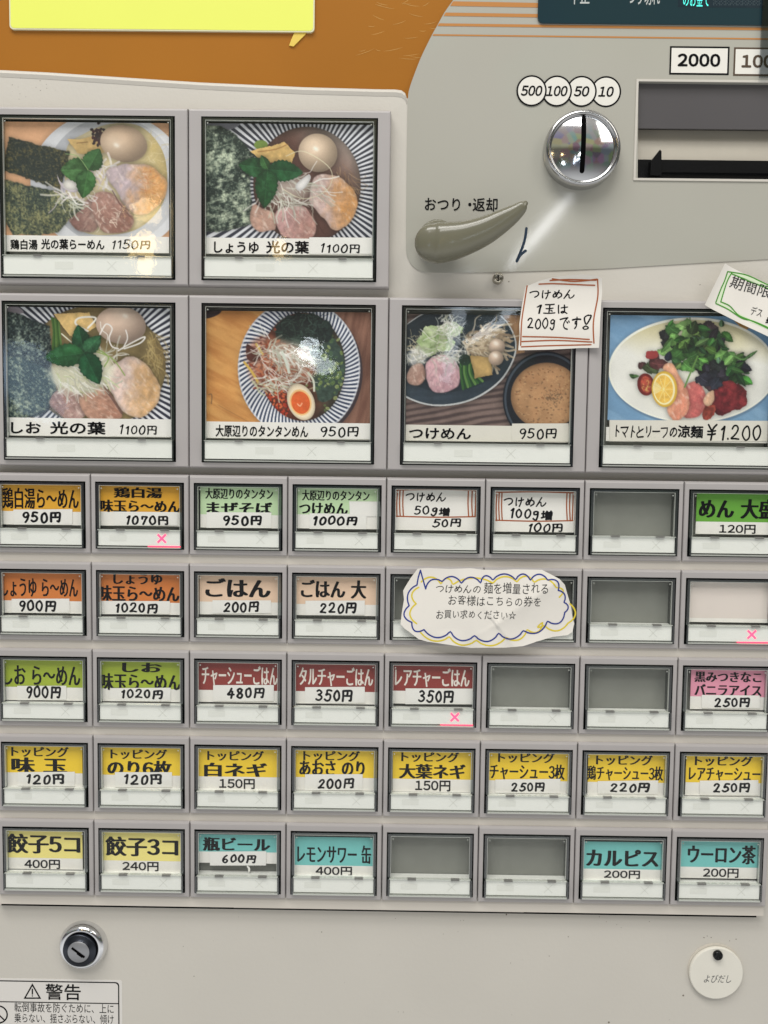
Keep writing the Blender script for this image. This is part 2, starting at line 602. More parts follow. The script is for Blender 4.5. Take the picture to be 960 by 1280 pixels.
class Pic:
    def __init__(s, x0, y0, x1, y1, seed=0, step=1.5):
        s.b = (x0, y0, x1, y1)
        s.w, s.h = int((x1 - x0) / step), int((y1 - y0) / step)
        s.step = step
        s.X, s.Y = np.meshgrid(x0 + (np.arange(s.w) + .5) * step, y0 + (np.arange(s.h) + .5) * step)
        s.c = np.zeros((s.h, s.w, 3))
        s.rs = np.random.RandomState(seed)
        s.seed = seed * 100

    def nz(s, scale, oct=4, sx=1, sy=1, ang=0):
        s.seed += 1
        ca, sa = math.cos(ang), math.sin(ang)
        X, Y = (s.X * ca + s.Y * sa) * sx, (-s.X * sa + s.Y * ca) * sy
        t, amp, tot = 0, 1, 0
        for o in range(oct):
            tab = np.random.RandomState(s.seed * 7 + o).rand(128, 128)
            gx, gy = X / scale * 2 ** o + 300, Y / scale * 2 ** o + 300
            ix, iy = np.floor(gx).astype(int), np.floor(gy).astype(int)
            fx, fy = gx - ix, gy - iy
            fx, fy = fx * fx * (3 - 2 * fx), fy * fy * (3 - 2 * fy)
            ix0, iy0, ix1, iy1 = ix % 128, iy % 128, (ix + 1) % 128, (iy + 1) % 128
            t = t + amp * ((tab[iy0, ix0] * (1 - fx) + tab[iy0, ix1] * fx) * (1 - fy) + (tab[iy1, ix0] * (1 - fx) + tab[iy1, ix1] * fx) * fy)
            tot += amp
            amp *= .55
        return t / tot

    def poly(s, pts, smooth=True, wob=0, wscale=25):
        p = np.array(smoothpts(pts, True, 6) if smooth else pts, float)
        X, Y = s.X, s.Y
        if wob:
            X, Y = X + (s.nz(wscale, 3) - .5) * wob, Y + (s.nz(wscale, 3) - .5) * wob
        ins = np.zeros(X.shape, bool)
        n = len(p)
        for i in range(n):
            x0, y0 = p[i]
            x1, y1 = p[(i + 1) % n]
            if y0 == y1:
                continue
            k = ((y0 > Y) != (y1 > Y)) & (X < (x1 - x0) * (Y - y0) / (y1 - y0) + x0)
            ins ^= k
        return ins.astype(float)

    def ell(s, cx, cy, rx, ry, ang=0, soft=1.5):
        ca, sa = math.cos(ang), math.sin(ang)
        u, v = (s.X - cx) * ca + (s.Y - cy) * sa, -(s.X - cx) * sa + (s.Y - cy) * ca
        r = np.hypot(u / rx, v / ry)
        return np.clip((1 - r) * min(rx, ry) / soft + .5, 0, 1)

    def blur(s, m, r):
        r = max(1, int(r / s.step))
        for _ in range(2):
            for ax in (0, 1):
                pad = [(0, 0), (0, 0)]
                pad[ax] = (r + 1, r)
                c = np.cumsum(np.pad(m, pad, 'edge'), axis=ax)
                m = ((c[2 * r + 1:] - c[:-2 * r - 1]) if ax == 0 else (c[:, 2 * r + 1:] - c[:, :-2 * r - 1])) / (2 * r + 1)
        return m

    def put(s, m, col, n=0.0, ns=40, col2=None, t=None, alpha=1.0, edge=0.0, er=14, shadow=0.0, sr=14, round_=0.0):
        """lay colour through mask m; t mixes to col2; edge darkens the border; shadow darkens what lies under"""
        if shadow:
            sh = s.blur(m, sr)
            s.c *= (1 - shadow * sh * (1 - m))[..., None]
        c = np.ones(s.c.shape) * np.array(col, float)
        if col2 is not None:
            c = c + (np.array(col2, float) - c) * np.clip(t, 0, 1)[..., None]
        k = np.ones(m.shape)
        if n:
            k = k + (s.nz(ns) - .5) * 2 * n
        if edge:
            inner = s.blur(m, er)
            k = k * (1 - edge * np.clip((1 - inner) * 2, 0, 1))
        c = c * k[..., None]
        a = (m * alpha)[..., None]
        s.c = s.c * (1 - a) + c * a

    def line(s, pts, w, col, alpha=1.0, smooth=True):
        p = np.array(smoothpts(pts, False, 6) if smooth and len(pts) > 2 else pts, float)
        x0, y0 = p.min(0) - w - 3
        x1, y1 = p.max(0) + w + 3
        i0, i1 = int((x0 - s.b[0]) / s.step), int((x1 - s.b[0]) / s.step) + 1
        j0, j1 = int((y0 - s.b[1]) / s.step), int((y1 - s.b[1]) / s.step) + 1
        i0, j0 = max(i0, 0), max(j0, 0)
        i1, j1 = min(i1, s.w), min(j1, s.h)
        if i1 <= i0 or j1 <= j0:
            return
        X, Y = s.X[j0:j1, i0:i1], s.Y[j0:j1, i0:i1]
        d = np.full(X.shape, 1e9)
        for a, b in zip(p[:-1], p[1:]):
            ab = b - a
            q = max(ab @ ab, 1e-9)
            t = np.clip(((X - a[0]) * ab[0] + (Y - a[1]) * ab[1]) / q, 0, 1)
            d = np.minimum(d, np.hypot(X - a[0] - t * ab[0], Y - a[1] - t * ab[1]))
        m = np.clip((w / 2 - d) / 1.5 + .5, 0, 1)[..., None] * alpha
        s.c[j0:j1, i0:i1] = s.c[j0:j1, i0:i1] * (1 - m) + np.array(col, float) * m

    def strands(s, cx, cy, rx, ry, num, w, cols, ln=80, ang=None, alpha=.8, bend=.6):
        for _ in range(num):
            r, a = math.sqrt(s.rs.rand()), s.rs.rand() * 6.283
            x, y = cx + rx * r * math.cos(a), cy + ry * r * math.sin(a)
            d = s.rs.rand() * 6.283 if ang is None else ang + s.rs.normal() * .5
            l = ln * s.rs.uniform(.5, 1.3)
            pts = []
            for k in range(4):
                pts.append((x, y))
                x += math.cos(d) * l / 3
                y += math.sin(d) * l / 3
                d += s.rs.normal() * bend
            s.line(pts, w * s.rs.uniform(.6, 1.4), cols[s.rs.randint(len(cols))], alpha * s.rs.uniform(.7, 1))

    def leaf(s, base, tip, wid, col, teeth=7, dark=.75):
        col = [c * q_ for c, q_ in zip(col, (.82, .84, .86))]
        teeth, wid = teeth + 2, wid * .92
        b, t = np.array(base, float), np.array(tip, float)
        d = t - b
        l = np.hypot(*d)
        d /= l
        nr = np.array([-d[1], d[0]])
        L, Rr = [], []
        for k in range(teeth * 2 + 1):
            u = k / (teeth * 2)
            w = wid * math.sin(math.pi * min(u ** .75, 1)) ** .8 * (1 + (.06 if k % 2 else -.06))
            L.append(b + d * l * u + nr * w)
            Rr.append(b + d * l * u - nr * w)
        pts = L + Rr[::-1]
        m = s.poly(pts, smooth=False)
        side = ((s.X - b[0]) * nr[0] + (s.Y - b[1]) * nr[1]) > 0
        s.put(m, col, n=.28, ns=22, col2=[c * dark for c in col], t=side * 1.0, shadow=.45, sr=16, edge=.2, er=8)
        lt = [min(255, c * 1.35 + 12) for c in col]
        s.line([b, b + d * l * .92], 2.6, lt, .5)
        for k in range(2, teeth):
            u = k / (teeth + 1)
            w = wid * math.sin(math.pi * u ** .75) ** .8 * .75
            for sg in (1, -1):
                s.line([b + d * l * u, b + d * l * (u + .13) + nr * w * sg], 1.8, lt, .16)
        gl = s.nz(30, 3)
        s.put(m * np.clip((gl - .58) * 6, 0, 1), [min(255, c * 1.25 + 40) for c in col], alpha=.28)

    def stripes(s, m, cx, cy, num, c1, c2, duty=.5, asp=1.0, twist=0.0, r0=300):
        r = np.hypot(s.X - cx, (s.Y - cy) * asp)
        a = np.arctan2((s.Y - cy) * asp, s.X - cx) + twist * (r - r0) / r0
        v = np.sin(a * num)
        wid = r * 6.283 / num
        t = np.clip((v - (1 - 2 * duty)) * wid / 7 + .5, 0, 1)
        s.put(m, c1, col2=c2, t=t, n=.05, ns=120)

    def nori(s, pts, c1=(30, 42, 36), c2=(120, 122, 84), bias=.5, smooth=False, sc=9):
        m = s.poly(pts, smooth=smooth, wob=14, wscale=18)
        big = (s.nz(95, 3) - .5) * 3.4
        an = s.rs.rand() * 3
        t = (s.nz(sc, 4) - bias) * 3.2 + big * .75 + (s.nz(16, 3, .6, 2.4, an) - .5) * 1.6 + (s.nz(14, 3, 2.2, .6, an + .4) - .5) * .8 + .42
        s.put(s.blur(m, 1.6), c1, col2=c2, t=t * .62, n=.34, ns=6, shadow=.35, edge=.15)
        s.put(m * np.clip((s.nz(7, 3) - .62) * 8, 0, 1), [min(255, c * 1.25 + 8) for c in c2], alpha=.3)
        return m

    def egg(s, cx, cy, rx, ry, ang, col, hl):
        m = s.ell(cx, cy, rx, ry, ang)
        u = np.hypot((s.X - cx + rx * .25) / rx, (s.Y - cy + ry * .3) / ry)
        s.put(m, [min(255, c * 1.08) for c in col], col2=[c * .66 for c in col], t=(u - .3) / 1.0, n=.04, ns=70, shadow=.5, sr=20)
        s.put(s.blur(s.ell(hl[0], hl[1], 15, 9, .5), 6), (250, 244, 232), alpha=.9)
        s.put(s.blur(s.ell(hl[0] - rx * .1, hl[1] - ry * .1, rx * .45, ry * .4, ang), 30), (240, 226, 205), alpha=.35)

    def meat(s, pts, c1, c2=None, tdir=None, marb=.3, fat=(232, 205, 188), wob=22):
        m = s.blur(s.poly(pts, True, wob=wob, wscale=70), 1.6)
        p = np.array(pts, float)
        cx, cy = p.mean(0)
        t = None
        if c2 is not None:
            t = ((s.X - cx) * math.cos(tdir) + (s.Y - cy) * math.sin(tdir)) / 130 + .5 + (s.nz(40) - .5) * .9
        s.put(m, c1, col2=c2, t=t, n=.15, ns=26, edge=.22, er=9, shadow=.55, sr=14)
        fib = s.nz(26, 4, .35, 2.6, s.rs.rand() * 3)
        s.put(m, [min(255, c * 1.16 + 6) for c in c1], alpha=.0)
        s.c = np.where((m > .5)[..., None], s.c * (.92 + .16 * fib)[..., None], s.c)
        rim = np.clip((m - s.blur(m, 9)) * 1.8, 0, 1) * m * s.nz(50)
        s.put(rim, [min(255, c * 1.1 + 14) for c in c1], alpha=.5)
        if marb:
            f = s.nz(30, 4, 1, 2.6, s.rs.rand() * 3)
            s.put(m * np.clip((f - .55) * 8, 0, 1), fat, alpha=marb * .8)
            f = s.nz(18, 4, 2, 1, s.rs.rand() * 3)
            s.put(m * np.clip((f - .58) * 8, 0, 1), [c * .66 for c in c1], alpha=marb * .7)
            g = s.nz(24, 3, .6, 1.6, 1)
            s.put(s.blur(m * np.clip((g - .66) * 8, 0, 1), 2), (250, 240, 226), alpha=.40)
        return m


WHT = [(228, 226, 216), (208, 208, 194), (188, 192, 170), (238, 236, 230), (176, 172, 156)]


def pic_tori():
    p = Pic(12, 92, 845, 660, 1)
    full = np.ones(p.X.shape)
    p.put(full, (226, 166, 118), n=.08, ns=60)
    p.put(p.ell(545, 392, 392, 352), (214, 216, 220), n=.03, ns=90, shadow=.3, sr=20, col2=(182, 186, 194), t=(400 - p.X) / 300)
    p.put(p.ell(560, 385, 330, 318), (196, 198, 202), col2=(166, 170, 178), t=(520 - p.X) / 300 + .2)
    p.put(p.poly([(330, 240), (420, 150), (560, 98), (700, 110), (800, 210), (832, 340), (810, 490), (700, 610), (560, 650), (420, 640), (340, 560)]),
          (214, 198, 152), n=.1, ns=50, col2=(196, 172, 104), t=(p.X - 560) / 300 + (p.nz(70) - .5), edge=.12, er=20)
    p.strands(760, 270, 70, 120, 40, 3, [(228, 214, 170), (190, 166, 104)], 60, alpha=.4)
    p.nori([(52, 170), (200, 206), (350, 240), (330, 330), (300, 428), (150, 380), (12, 332)], (34, 44, 40), (112, 100, 52), .56)
    p.nori([(12, 376), (150, 410), (300, 440), (425, 496), (395, 540), (350, 570), (290, 642), (200, 655), (60, 655), (12, 560)], (44, 58, 50), (134, 134, 86), .47)
    p.put(p.poly([(340, 178), (400, 176), (470, 160), (525, 240), (470, 262), (390, 248)], False, 8), (206, 168, 98), n=.14, ns=18, shadow=.4)
    p.line([(385, 196), (440, 190)], 4, (110, 70, 36), .7)
    for _ in range(40):
        p.put(p.ell(490 + p.rs.normal() * 14, 150 + p.rs.normal() * 26, 9, 7, p.rs.rand() * 3), (38 + p.rs.rand() * 30, 30, 34))
    p.egg(618, 196, 118, 90, .25, (204, 172, 140), (582, 204))
    p.strands(500, 350, 60, 50, 18, 8, [(226, 216, 222), (196, 178, 190), (240, 236, 238)], 90)
    p.meat([(545, 318), (680, 296), (782, 322), (832, 400), (806, 482), (738, 545), (660, 540), (590, 450), (540, 370)], (192, 172, 178), (222, 156, 84), .2, .22, (244, 214, 190))
    p.strands(735, 400, 60, 80, 60, 2.5, [(206, 110, 46), (234, 188, 124)], 46, .4, .5, .2)
    p.meat([(342, 582), (392, 540), (440, 470), (486, 520), (478, 620), (400, 634)], (128, 88, 80), (168, 130, 116), 0, .3)
    p.meat([(452, 480), (500, 432), (560, 440), (610, 492), (664, 560), (640, 622), (540, 648), (486, 600)], (172, 126, 112), (150, 100, 84), .8, .4)
    p.line([(560, 430), (600, 500), (650, 560)], 6, (98, 64, 56), .7)
    p.strands(540, 560, 70, 60, 16, 4, [(238, 220, 200)], 40, alpha=.7)
    p.strands(390, 440, 80, 40, 22, 7, [(230, 224, 226), (200, 186, 198), (216, 210, 196)], 110)
    p.put(p.poly([(285, 350), (305, 410), (360, 440), (390, 430), (380, 400), (310, 395)]), (222, 210, 220), edge=.2, shadow=.3)
    p.put(p.ell(375, 395, 60, 32, -.2), (226, 222, 214), edge=.2)
    p.strands(350, 470, 50, 40, 12, 6, WHT, 80, 1, .8, .4)
    p.leaf((440, 328), (302, 330), 66, (74, 136, 62), 5, .82)
    p.leaf((440, 328), (498, 222), 56, (66, 128, 60), 5, .8)
    p.leaf((440, 328), (412, 470), 54, (58, 122, 50), 5, .8)
    p.line([(330, 250), (390, 262), (440, 328)], 4, (150, 190, 110), .8)
    p.put(full, (245, 240, 235), alpha=.06)
    return p


def pic_shoyu():
    p = Pic(65, 100, 908, 672, 2)
    full = np.ones(p.X.shape)
    p.stripes(full, 575, 400, 92, (216, 218, 224), (50, 54, 68), .52)
    p.put(p.poly([(65, 100), (240, 100), (170, 140), (65, 150)]), (120, 120, 130), n=.1)
    p.put(p.ell(575, 402, 268, 288), (96, 62, 52), n=.14, ns=60, col2=(150, 134, 124), t=(p.X - 560) / 260 - (p.Y - 230) / 260 + .1, shadow=.25, edge=.25, er=26)
    p.strands(760, 400, 60, 120, 30, 4, [(196, 166, 120), (150, 112, 76)], 90, 1.2, .5)
    p.nori([(65, 108), (130, 116), (190, 132), (262, 196), (312, 262), (292, 400), (312, 596), (220, 622), (140, 640), (65, 640)], (34, 50, 44), (172, 184, 158), .48, sc=20)
    p.put(p.ell(345, 206, 34, 24), (120, 150, 60), n=.2, shadow=.3)
    p.put(p.poly([(288, 236), (380, 214), (460, 190), (516, 244), (500, 292), (380, 294), (324, 262)], False, 10), (216, 176, 102), n=.16, ns=20, shadow=.45)
    p.line([(330, 240), (420, 226), (480, 200)], 6, (150, 96, 46), .6)
    p.egg(628, 242, 98, 94, .5, (200, 174, 146), (618, 222))
    p.meat([(612, 362), (716, 352), (800, 412), (828, 490), (796, 580), (716, 622), (660, 566), (590, 480)], (206, 176, 168), (214, 150, 84), .1, .25)
    p.meat([(308, 500), (360, 520), (420, 544), (416, 620), (346, 640), (298, 600)], (196, 152, 132), None, 0, .3)
    p.meat([(416, 540), (520, 500), (598, 536), (622, 610), (590, 668), (456, 664)], (204, 156, 152), (192, 140, 126), .6, .35)
    p.line([(560, 490), (600, 550), (660, 640)], 8, (84, 52, 44), .7)
    p.put(p.blur(p.ell(470, 410, 130, 70, .2), 30), (226, 224, 212), alpha=.55)
    p.strands(480, 420, 170, 90, 56, 5.5, WHT, 110, .6, .8, .35)
    p.strands(420, 460, 90, 50, 22, 6, WHT, 100, 1.2, .8, .3)
    p.put(p.poly([(520, 400), (580, 350), (592, 372), (560, 420), (530, 430)]), (240, 238, 236), edge=.2)
    p.line([(470, 260), (560, 236), (690, 320), (680, 420), (560, 470), (450, 420)], 4, (220, 214, 180), .8)
    p.leaf((380, 326), (232, 304), 54, (40, 104, 52), 6, .85)
    p.leaf((380, 326), (556, 342), 58, (30, 92, 46), 7, 1.25)
    p.leaf((380, 326), (362, 520), 62, (34, 98, 46), 7, .85)
    p.leaf((380, 326), (346, 256), 26, (66, 128, 60), 4)
    return p


def pic_shio():
    p = Pic(20, 98, 850, 655, 3)
    full = np.ones(p.X.shape)
    p.stripes(full, 470, 390, 98, (218, 220, 226), (44, 48, 66), .5)
    p.put(p.ell(480, 388, 345, 300), (150, 128, 76), n=.16, ns=50, shadow=.2, col2=(112, 96, 62), t=p.nz(60), edge=.2, er=20)
    p.strands(760, 330, 60, 120, 70, 5, [(196, 172, 110), (160, 134, 76), (120, 98, 58)], 110, 1.2, .6)
    p.put(p.poly([(20, 98), (90, 98), (120, 130), (20, 135)]), (150, 140, 150))
    p.nori([(20, 122), (100, 136), (250, 192), (262, 330), (258, 420), (286, 520), (240, 606), (180, 645), (20, 648)], (26, 40, 44), (140, 156, 140), .56)
    p.nori([(20, 340), (140, 350), (260, 420), (282, 520), (230, 610), (120, 650), (20, 648)], (40, 62, 66), (164, 176, 150), .5)
    for k in range(6):
        p.line([(262 + k * 7, 150 + k * 4), (270 + k * 6, 220), (264 + k * 9, 305)], 9, [(70, 110, 44), (52, 92, 40), (92, 130, 60)][k % 3])
    p.put(p.poly([(272, 132), (360, 128), (446, 122), (486, 190), (420, 232), (350, 242)], False, 10), (218, 180, 110), n=.14, ns=24, shadow=.45)
    p.egg(604, 184, 124, 92, .1, (212, 182, 160), (626, 138))
    p.meat([(548, 400), (640, 338), (730, 376), (798, 490), (772, 582), (690, 642), (604, 610), (540, 480)], (226, 198, 186), (216, 168, 112), .15, .2)
    p.meat([(246, 580), (290, 512), (376, 498), (404, 556), (412, 640), (330, 650)], (154, 116, 108), (178, 142, 134), .4, .35)
    p.meat([(396, 540), (510, 488), (566, 560), (606, 642), (480, 662), (412, 622)], (188, 142, 118), (164, 114, 92), .2, .35)
    p.line([(510, 480), (560, 550), (606, 620)], 12, (104, 74, 66), .8)
    p.put(p.blur(p.poly([(250, 400), (380, 300), (540, 330), (560, 440), (440, 520), (290, 500)]), 16), (222, 222, 196), alpha=.85)
    p.strands(400, 440, 140, 60, 70, 6, WHT + [(196, 206, 150)], 90, .7, .8, .4)
    p.strands(540, 330, 60, 70, 18, 6, WHT, 90, None, .8, .4)
    p.line([(500, 230), (530, 180), (560, 200), (545, 250), (560, 290), (590, 300)], 7, (232, 226, 220))
    p.line([(590, 310), (640, 280), (720, 240), (700, 270), (620, 300)], 7, (234, 230, 224))
    p.line([(628, 208), (636, 250), (612, 300)], 6, (236, 230, 224))
    p.line([(440, 200), (480, 150), (400, 150), (380, 180), (440, 215)], 9, (230, 226, 214))
    p.line([(310, 230), (370, 280), (420, 310)], 6, (226, 224, 200))
    p.line([(425, 322), (470, 300), (540, 340), (520, 390)], 6, (140, 172, 84))
    p.line([(470, 312), (560, 350), (622, 432)], 6, (152, 178, 96))
    p.leaf((420, 324), (390, 184), 52, (36, 100, 58), 6, .8)
    p.leaf((420, 324), (506, 236), 42, (52, 118, 70), 5, .8)
    p.leaf((420, 324), (220, 352), 62, (38, 98, 50), 6, 1.2)
    p.leaf((420, 324), (496, 478), 62, (26, 82, 46), 6, 1.3)
    return p


def pic_tantan():
    p = Pic(68, 118, 895, 678, 4)
    full = np.ones(p.X.shape)
    g = p.nz(60, 4, .25, 1.6, .5)
    p.put(full, (222, 158, 82), col2=(196, 126, 58), t=(g - .4) * 3, n=.05, ns=90)
    p.put(p.poly([(640, 110), (900, 110), (900, 690), (640, 690)], False), (150, 104, 84), col2=(120, 78, 62), t=(p.nz(40, 4, 2, .2, .2) - .4) * 3)
    p.put(p.ell(92, 132, 60, 22, -.3), (42, 30, 34), n=.2)
    p.line([(84, 535), (100, 535), (98, 580)], 5, (120, 90, 60), .8)
    p.line([(130, 585), (290, 672)], 3, (150, 96, 50), .6)
    p.put(p.ell(548, 418, 302, 336), (58, 46, 52), shadow=.35, sr=26)
    bowl = p.ell(534, 402, 304, 342)
    p.stripes(bowl, 545, 395, 88, (222, 224, 230), (46, 60, 92), .46, .92, .45)
    p.put(bowl - p.ell(534, 402, 296, 334), (206, 208, 214), alpha=.7)
    p.put(p.ell(552, 392, 212, 268), (104, 46, 30), n=.3, ns=24, shadow=.35, edge=.25, er=20, col2=(64, 56, 44), t=(p.X - 560) / 120)
    for _ in range(160):
        x, y = 420 + p.rs.normal() * 60, 560 + p.rs.normal() * 50
        p.put(p.ell(x, y, 7 + 6 * p.rs.rand(), 5, p.rs.rand() * 3) * p.ell(552, 392, 212, 268), [(186, 52, 26), (150, 36, 24), (214, 96, 52), (90, 34, 24)][p.rs.randint(4)])
    p.put(p.poly([(590, 250), (690, 230), (752, 330), (760, 440), (710, 540), (640, 560), (600, 440)], True, 20), (54, 74, 64), n=.3, ns=16)
    for _ in range(110):
        x, y = 690 + p.rs.normal() * 42, 400 + p.rs.normal() * 85
        r = 6 + 6 * p.rs.rand()
        cc = [(128, 150, 74), (96, 124, 66), (72, 104, 70), (160, 176, 104)][p.rs.randint(4)]
        if math.hypot((x - 552) / 206, (y - 392) / 262) > 1:
            continue
        p.put(p.ell(x, y, r, r * (.5 + .4 * p.rs.rand()), p.rs.rand() * 3), cc, alpha=.8)
        p.put(p.ell(x + 1, y + 1, r * .5, r * .35), [c * .7 for c in cc], alpha=.5)
    p.put(p.poly([(410, 225), (450, 160), (540, 128), (640, 145), (700, 210), (668, 270), (560, 292), (450, 275)], True, 26), (26, 40, 36), n=.5, ns=14, shadow=.4)
    p.strands(555, 205, 120, 70, 130, 4, [(18, 28, 28), (46, 66, 54), (58, 82, 70), (12, 20, 22)], 60, alpha=.8)
    p.put(p.blur(p.poly([(280, 300), (360, 240), (460, 270), (600, 360), (610, 430), (470, 500), (340, 500), (290, 430)]), 14), (168, 104, 76), n=.4, ns=16, alpha=.8)
    for _ in range(130):
        x, y = 395 + p.rs.normal() * 50, 385 + p.rs.normal() * 60
        p.put(p.ell(x, y, 14 * p.rs.rand() + 5, 6, p.rs.rand() * 3), [(160, 66, 40), (196, 110, 70), (110, 48, 36), (206, 140, 110)][p.rs.randint(4)], alpha=.8)
    p.put(p.poly([(272, 285), (310, 300), (345, 340), (310, 370), (275, 350)], True, 10), (92, 44, 36), n=.3)
    p.line([(262, 372), (300, 420), (330, 470)], 12, (216, 176, 74))
    p.line([(322, 282), (352, 330)], 12, (214, 176, 84))
    p.put(p.blur(p.poly([(400, 280), (540, 270), (600, 350), (560, 400), (440, 380)]), 14), (200, 196, 178), alpha=.5)
    p.strands(480, 330, 110, 56, 62, 6, WHT, 90, .6, .8, .35)
    p.strands(380, 290, 55, 70, 26, 5, WHT, 70, None, .75, .4)
    p.strands(400, 470, 105, 36, 44, 6, WHT + [(200, 206, 160)], 90, .2)
    p.strands(440, 400, 120, 70, 30, 5, WHT, 80, .7, .7, .4)
    p.line([(450, 320), (470, 370), (484, 420)], 13, (214, 220, 206))
    p.line([(580, 420), (606, 460), (610, 510)], 10, (206, 210, 190))
    p.put(p.ell(545, 566, 66, 94, -.38), (238, 220, 186), shadow=.5, edge=.2, er=12)
    p.put(p.ell(543, 568, 54, 66, -.3), (240, 190, 120))
    p.put(p.ell(543, 569, 46, 57, -.3), (226, 92, 34), n=.12, ns=20)
    p.line([(528, 576), (540, 586), (550, 572)], 6, (244, 190, 150), .8)
    return p


def pic_tsuke():
    p = Pic(112, 135, 935, 690, 5)
    full = np.ones(p.X.shape)
    g = np.sin(p.Y / 5.2 + p.X * .03 + (p.nz(200, 2) - .5) * 5)
    p.put(full, (132, 110, 102), col2=(78, 62, 60), t=g * .6 + .3 + (p.nz(30, 3, .1, 1) - .5), n=.1, ns=50)
    p.put(p.poly([(590, 130), (700, 130), (700, 320), (640, 330)], False), (196, 150, 106), col2=(170, 124, 84), t=(p.nz(20, 3, 3, .3) - .4) * 3)
    plate_ = p.poly([(60, 250), (140, 165), (240, 118), (420, 110), (560, 126), (640, 215), (658, 320), (600, 446), (500, 532), (390, 578), (260, 592), (150, 568), (80, 520), (50, 400)])
    p.put(plate_, (196, 200, 200), shadow=.5, sr=20)
    p.put(p.poly([(60, 250), (140, 170), (240, 122), (420, 114), (556, 130), (634, 218), (650, 320), (594, 440), (496, 524), (388, 570), (260, 584), (152, 560), (84, 512), (54, 400)]),
          (36, 50, 60), n=.14, ns=80, col2=(66, 84, 98), t=(p.Y - 430) / 200 + (p.nz(60, 3, .3, 2) - .5) * .8)
    p.put(p.ell(330, 330, 280, 190, -.1), (26, 38, 46), n=.12, ns=50, alpha=.6)
    p.strands(160, 280, 60, 40, 40, 5, [(214, 206, 180), (190, 176, 140)], 60)
    p.strands(465, 270, 75, 55, 120, 9, [(206, 186, 154), (180, 156, 122), (222, 206, 178), (150, 126, 98)], 120, .2, .9, .5)
    for x, y, rx, ry in ((245, 240, 60, 50), (230, 300, 70, 40), (300, 270, 50, 50), (210, 270, 50, 35), (330, 210, 60, 36)):
        p.put(p.poly([(x - rx, y), (x - rx * .4, y - ry), (x + rx * .5, y - ry * .8), (x + rx, y + ry * .2), (x + rx * .2, y + ry), (x - rx * .6, y + ry * .7)], True, 26), (132, 162, 96), n=.25, ns=18, shadow=.3, col2=(196, 208, 166), t=p.nz(30) * 1.6 - .3)
    p.strands(300, 190, 50, 60, 40, 5, WHT, 70, -1)
    p.strands(330, 270, 80, 70, 40, 5, WHT, 80, None, .75, .4)
    p.put(p.blur(p.ell(165, 352, 46, 46), 10), (222, 222, 220), alpha=.8)
    p.strands(165, 350, 42, 44, 40, 6, WHT, 40, None, .8, .4)
    p.meat([(112, 440), (140, 390), (196, 380), (208, 440), (190, 490), (130, 484)], (192, 154, 138), (172, 128, 112), .5, .35)
    p.meat([(205, 400), (250, 345), (330, 340), (378, 410), (372, 490), (310, 524), (236, 516)], (212, 164, 172), (200, 150, 160), .5, .5, (236, 206, 206))
    p.strands(300, 345, 90, 30, 50, 4, WHT, 80, .2)
    for k in range(9):
        x = 372 + k * 9
        p.line([(x + 14, 345), (x + 12, 420), (x + 26 + k * 3, 505 - k * 5)], 12, [(52, 104, 44), (32, 74, 40), (96, 142, 66)][k % 3])
    p.put(p.ell(405, 360, 30, 28), (28, 54, 38), n=.4, ns=12)
    p.put(p.poly([(430, 338), (530, 345), (544, 432), (456, 452)], False, 8), (204, 166, 98), n=.14, ns=26, shadow=.5, edge=.15)
    p.egg(562, 292, 40, 38, 0, (206, 178, 154), (556, 276))
    p.egg(558, 350, 37, 36, 0, (204, 176, 152), (554, 336))
    p.put(p.ell(808, 545, 212, 232), (22, 28, 36), n=.1, shadow=.5, sr=24)
    p.put(p.ell(808, 545, 204, 224) - p.ell(808, 546, 194, 214), (76, 90, 104), alpha=.8)
    soup = p.ell(812, 535, 176, 166)
    p.put(soup, (194, 146, 98), n=.1, ns=40, col2=(172, 122, 78), t=p.nz(90) * 1.2 - .3, edge=.25, er=20)
    for _ in range(260):
        a, r = p.rs.rand() * 6.28, math.sqrt(p.rs.rand()) * 160
        p.put(p.ell(812 + r * math.cos(a), 535 + r * .94 * math.sin(a), 2 + 5 * p.rs.rand(), 2 + 3 * p.rs.rand()), [(206, 164, 112), (130, 80, 46), (112, 84, 60), (196, 150, 100)][p.rs.randint(4)], alpha=.6)
    for _ in range(120):
        p.put(p.ell(852 + p.rs.normal() * 28, 540 + p.rs.normal() * 20, 3, 2.5), (86, 70, 52), alpha=.5)
    return p


